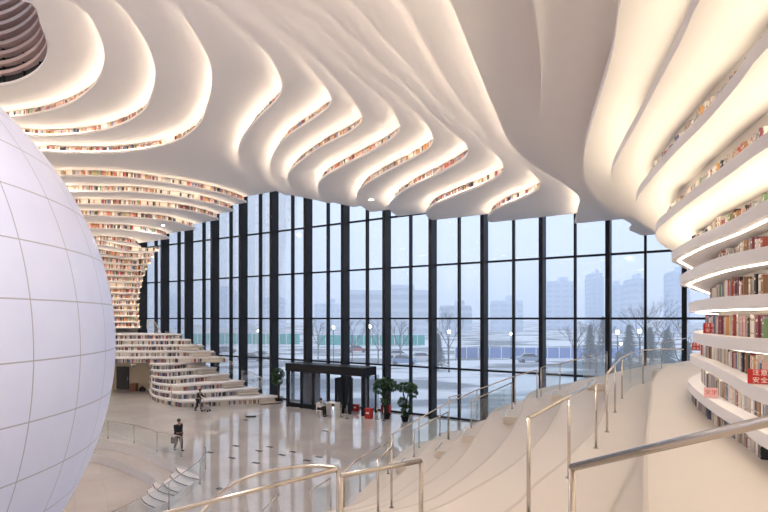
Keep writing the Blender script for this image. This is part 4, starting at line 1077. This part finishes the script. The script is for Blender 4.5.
# hoardings
def hoarding(l, r_px, ybase, h, col, lab, n):
    D = CZ * F / (ybase - HY); x0, x1 = (l - CX) / F * D, (r_px - CX) / F * D
    o = empty('site_hoarding', ((x0 + x1) / 2, D, -.1)); m = mat('hoarding_' + lab.split()[1], col, .6, noise=.15, nscale=.3)
    for i in range(n):
        a = x0 + (x1 - x0) * i / n - (x0 + x1) / 2; b = x0 + (x1 - x0) * (i + 1) / n - (x0 + x1) / 2
        bm = bmesh.new(); box(bm, ((a + b) / 2, 0, h / 2 + .1), (b - a - .15, .12, h)); mkobj('panel', bm, m, o)
        bm = bmesh.new(); box(bm, (a, 0, h / 2 + .1), (.15, .2, h + .2)); mkobj('post', bm, M['white'], o)
    tag(o, lab, 'fence')
hoarding(150, 300, 344, 2.9, (.06, .40, .34), 'long teal green site hoarding outside the left windows', 22)
hoarding(318, 425, 345, 2.7, (.06, .38, .34), 'shorter teal hoarding outside the middle windows', 14)
hoarding(455, 640, 358, 1.9, (.20, .28, .55), 'low blue hoarding outside the right-hand windows', 16)
# cars
def car(px_, py_, rz, col, lab):
    D = CZ * F / (py_ - HY); o = empty('car', ((px_ - CX) / F * D, D, -.1), rz)
    m = mat('car_paint', col, .3)
    bm = bmesh.new()
    prof = [(-2.2, .35), (-2.2, .85), (-1.9, 1.0), (-1.2, 1.05), (1.1, 1.0), (2.0, .85), (2.2, .6), (2.2, .35)]
    a = [bm.verts.new((x, -.85, z)) for x, z in prof]; b = [bm.verts.new((x, .85, z)) for x, z in prof]
    bm.faces.new(a[::-1]); bm.faces.new(b)
    for i in range(len(prof)): bm.faces.new((a[i], a[(i + 1) % 8], b[(i + 1) % 8], b[i]))
    bmesh.ops.recalc_face_normals(bm, faces=bm.faces[:]); bez(mkobj('body', bm, m, o), .08)
    bm = bmesh.new(); prof = [(-1.6, 1.0), (-1.1, 1.5), (.4, 1.52), (1.15, 1.0)]
    a = [bm.verts.new((x, -.75, z)) for x, z in prof]; b = [bm.verts.new((x, .75, z)) for x, z in prof]
    bm.faces.new(a[::-1]); bm.faces.new(b)
    for i in range(4): bm.faces.new((a[i], a[(i + 1) % 4], b[(i + 1) % 4], b[i]))
    bmesh.ops.recalc_face_normals(bm, faces=bm.faces[:]); mkobj('cabin', bm, M['darkglass'], o)
    for x in (-1.35, 1.35):
        for y in (-.8, .8):
            bm = bmesh.new(); tube(bm, [(x, y - .1, .33), (x, y + .1, .33)], .33, 14); mkobj('wheel', bm, M['tyre'], o)
    tag(o, lab, 'car')
car(226, 353, .1, (.05, .06, .07), 'dark car parked outside the left windows, second bay from the tiers')
car(252, 361, -.1, (.08, .09, .11), 'dark grey car outside, left of the entrance vestibule')
car(262, 359, .05, (.5, .5, .52), 'silver car outside, just left of the entrance vestibule')
car(398, 358, .2, (.65, .67, .7), 'white car outside, right of the middle fin')
car(404, 364, -.2, (.2, .3, .5), 'blue car outside, above the potted trees')
car(422, 361, .1, (.7, .7, .72), 'white car outside at the right of the potted trees')
car(530, 362, .0, (.3, .35, .45), 'blue-grey car outside behind the long balustrade')
car(357, 352, .1, (.35, .08, .08), 'dark red car outside above the entrance vestibule')
# bare trees and conifers
def branch(bm, p, d, L_, r, lvl, rnd):
    q = p + d * L_; tube(bm, [p, (p + q) / 2 + Vector((rnd.uniform(-1, 1), rnd.uniform(-1, 1), 0)) * L_ * .05, q], r, 4, radii=[r, r * .8, r * .6], cap=False)
    if lvl == 0: return
    for k in range(3):
        a = rnd.uniform(0, 2 * PI); t = rnd.uniform(.3, .75)
        nd = (d + Vector((math.cos(a), math.sin(a), .25)) * t).normalized()
        branch(bm, p + d * L_ * rnd.uniform(.55, 1), nd, L_ * rnd.uniform(.55, .75), r * .55, lvl - 1, rnd)
def bare_tree(px_, D, h, lab, seed):
    rnd = random.Random(seed); o = empty('bare_tree', ((px_ - CX) / F * D, D, -.1))
    bm = bmesh.new(); tube(bm, [(0, 0, 0), (.05, 0, h * .15), (0, 0, h * .35)], .14, 6, radii=[.16, .13, .1]); mkobj('trunk', bm, M['twig'], o)
    bm = bmesh.new()
    for k in range(4): branch(bm, Vector((0, 0, h * (.25 + .03 * k))), Vector((math.cos(k * 1.6) * .5, math.sin(k * 1.6) * .5, 1)).normalized(), h * .3, .07, 4, rnd)
    mkobj('branches', bm, M['twig'], o); tag(o, lab, 'tree', 'bare trees outside')
for i, (a_, D, h, lab) in enumerate([(652, 66, 11, 'tallest bare tree outside, left of the curved shelves'), (680, 54, 8, 'bare tree outside, right beside the curved shelves'), (640, 86, 11, 'bare tree outside behind the right pair of street lamps'), (596, 66, 8.5, 'bare tree just left of the thick right-hand fin'),
        (448, 80, 9, 'thin bare tree outside right of the middle'), (352, 85, 8, 'bare tree outside above the right half of the vestibule'), (378, 78, 8, 'bare tree outside above the left potted tree'), (400, 84, 8, 'bare tree outside above the right potted tree'), (318, 90, 8, 'bare tree outside above the left half of the vestibule'), (575, 78, 7, 'small bare tree second left of the thick right-hand fin')]):
    bare_tree(a_, D, h, lab, 20 + i)
def conifer(px_, D, h, lab, seed):
    rnd = random.Random(seed); o = empty('conifer', ((px_ - CX) / F * D, D, -.1))
    bm = bmesh.new(); tube(bm, [(0, 0, 0), (0, 0, h * .9)], .1, 6); mkobj('trunk', bm, M['bark'], o)
    bm = bmesh.new()
    for i in range(1500):
        t = rnd.random() ** .8; a = rnd.uniform(0, 2 * PI); rr = (1 - t) * h * .30 * rnd.uniform(.3, 1); c = Vector((math.cos(a) * rr, math.sin(a) * rr, .4 + t * (h - .4)))
        d = Vector((math.cos(a), math.sin(a), -.3)) * rnd.uniform(.25, .5); s_ = Vector((-math.sin(a), math.cos(a), 0)) * .13
        bm.faces.new([bm.verts.new(k) for k in (c - d * .4, c + s_, c + d, c - s_)])
    mkobj('foliage', bm, M['conifer'], o); tag(o, lab, 'tree', 'conifers outside')
for i, (a_, D, h, lab) in enumerate([(629, 56, 6.6, 'dark conifer between the two lit street lamps outside'), (650, 60, 6.2, 'low dark conifer right of the second lit lamp'), (667, 50, 6.2, 'dark conifer by the third lit lamp near the shelves'), (687, 46, 5.2, 'dark conifer nearest the curved shelves'), (603, 78, 7.6, 'dark conifer half behind the thick right-hand fin'),
        (590, 72, 6.4, 'conifer left of the thick right-hand fin'), (438, 70, 5.2, 'conifer outside right of the potted trees'), (619, 50, 4.0, 'low conifer below the first lit lamp')]):
    conifer(a_, D, h, lab, 50 + i)
M['globe'] = mat('lamp_globe', (1, 1, 1), .4, emit=(1, .92, .8), estr=9)
def street_lamp(px_, py_, D, lab):
    z = CZ - (py_ - HY) / F * D; o = empty('street_lamp', ((px_ - CX) / F * D, D, -.1))
    bm = bmesh.new(); tube(bm, [(0, 0, 0), (0, 0, z)], .06, 8); lathe(bm, [(.16, 0), (.1, .4)], (0, 0, 0), 10); mkobj('pole', bm, M['dark'], o)
    bm = bmesh.new(); blob(bm, (0, 0, z + .15), (.2, .2, .26)); mkobj('globe', bm, M['globe'], o)
    bm = bmesh.new(); lathe(bm, [(.24, 0), (.05, .12)], (0, 0, z + .36), 10); mkobj('cap', bm, M['dark'], o); tag(o, lab, 'lamp')
for a_, b_, D, lab in [(617.5, 332.5, 55, 'lit street lamp outside just right of the thick right-hand fin'), (639.5, 331.5, 58, 'lit street lamp outside, second right of the thick fin'), (668, 337, 60, 'lit street lamp outside nearest the shelves'), (621, 344, 75, 'dim low street lamp between the right-hand pair'),
        (369.5, 327, 62, 'lit street lamp outside above the vestibule corner'), (333.5, 327.5, 75, 'small street lamp outside above the middle of the vestibule'), (449, 332, 68, 'lit lamp outside right of the potted trees'), (511, 334, 90, 'small lit lamp outside behind the long balustrade'), (258, 331, 100, 'small lit lamp outside left of the vestibule')]:
    street_lamp(a_, b_, D, lab)

# ------------------------------------------------------------------ world, camera, render look
w = bpy.data.worlds.new('world'); sc.world = w; w.use_nodes = True
N, L = w.node_tree.nodes, w.node_tree.links
bg = N['Background']; tc = N.new('ShaderNodeTexCoord'); sp = N.new('ShaderNodeSeparateXYZ')
cr = N.new('ShaderNodeValToRGB'); L.new(tc.outputs['Generated'], sp.inputs[0]); L.new(sp.outputs[2], cr.inputs[0])
e = cr.color_ramp.elements
e[0].position = 0.0; e[0].color = (0.50, 0.58, 0.72, 1)
e[1].position = 0.35; e[1].color = (0.80, 0.87, 0.98, 1)
x_ = cr.color_ramp.elements.new(0.1); x_.color = (0.62, 0.70, 0.83, 1)
L.new(cr.outputs[0], bg.inputs[0]); bg.inputs[1].default_value = 0.76

cam = bpy.data.cameras.new('camera'); co = bpy.data.objects.new('camera', cam); COL.objects.link(co)
co.location = (0, 0, CZ); co.rotation_euler = (PI / 2, 0, 0)
cam.sensor_width = 36; cam.lens = F / 768 * 36; cam.shift_y = (HY - 256) / 768; cam.clip_start = .05; cam.clip_end = 1500
sc.camera = co
vs_ = sc.view_settings
vs_.view_transform = 'Standard'; vs_.look = 'None'; vs_.gamma = 1; vs_.use_curve_mapping = False
vs_.exposure = 0.95
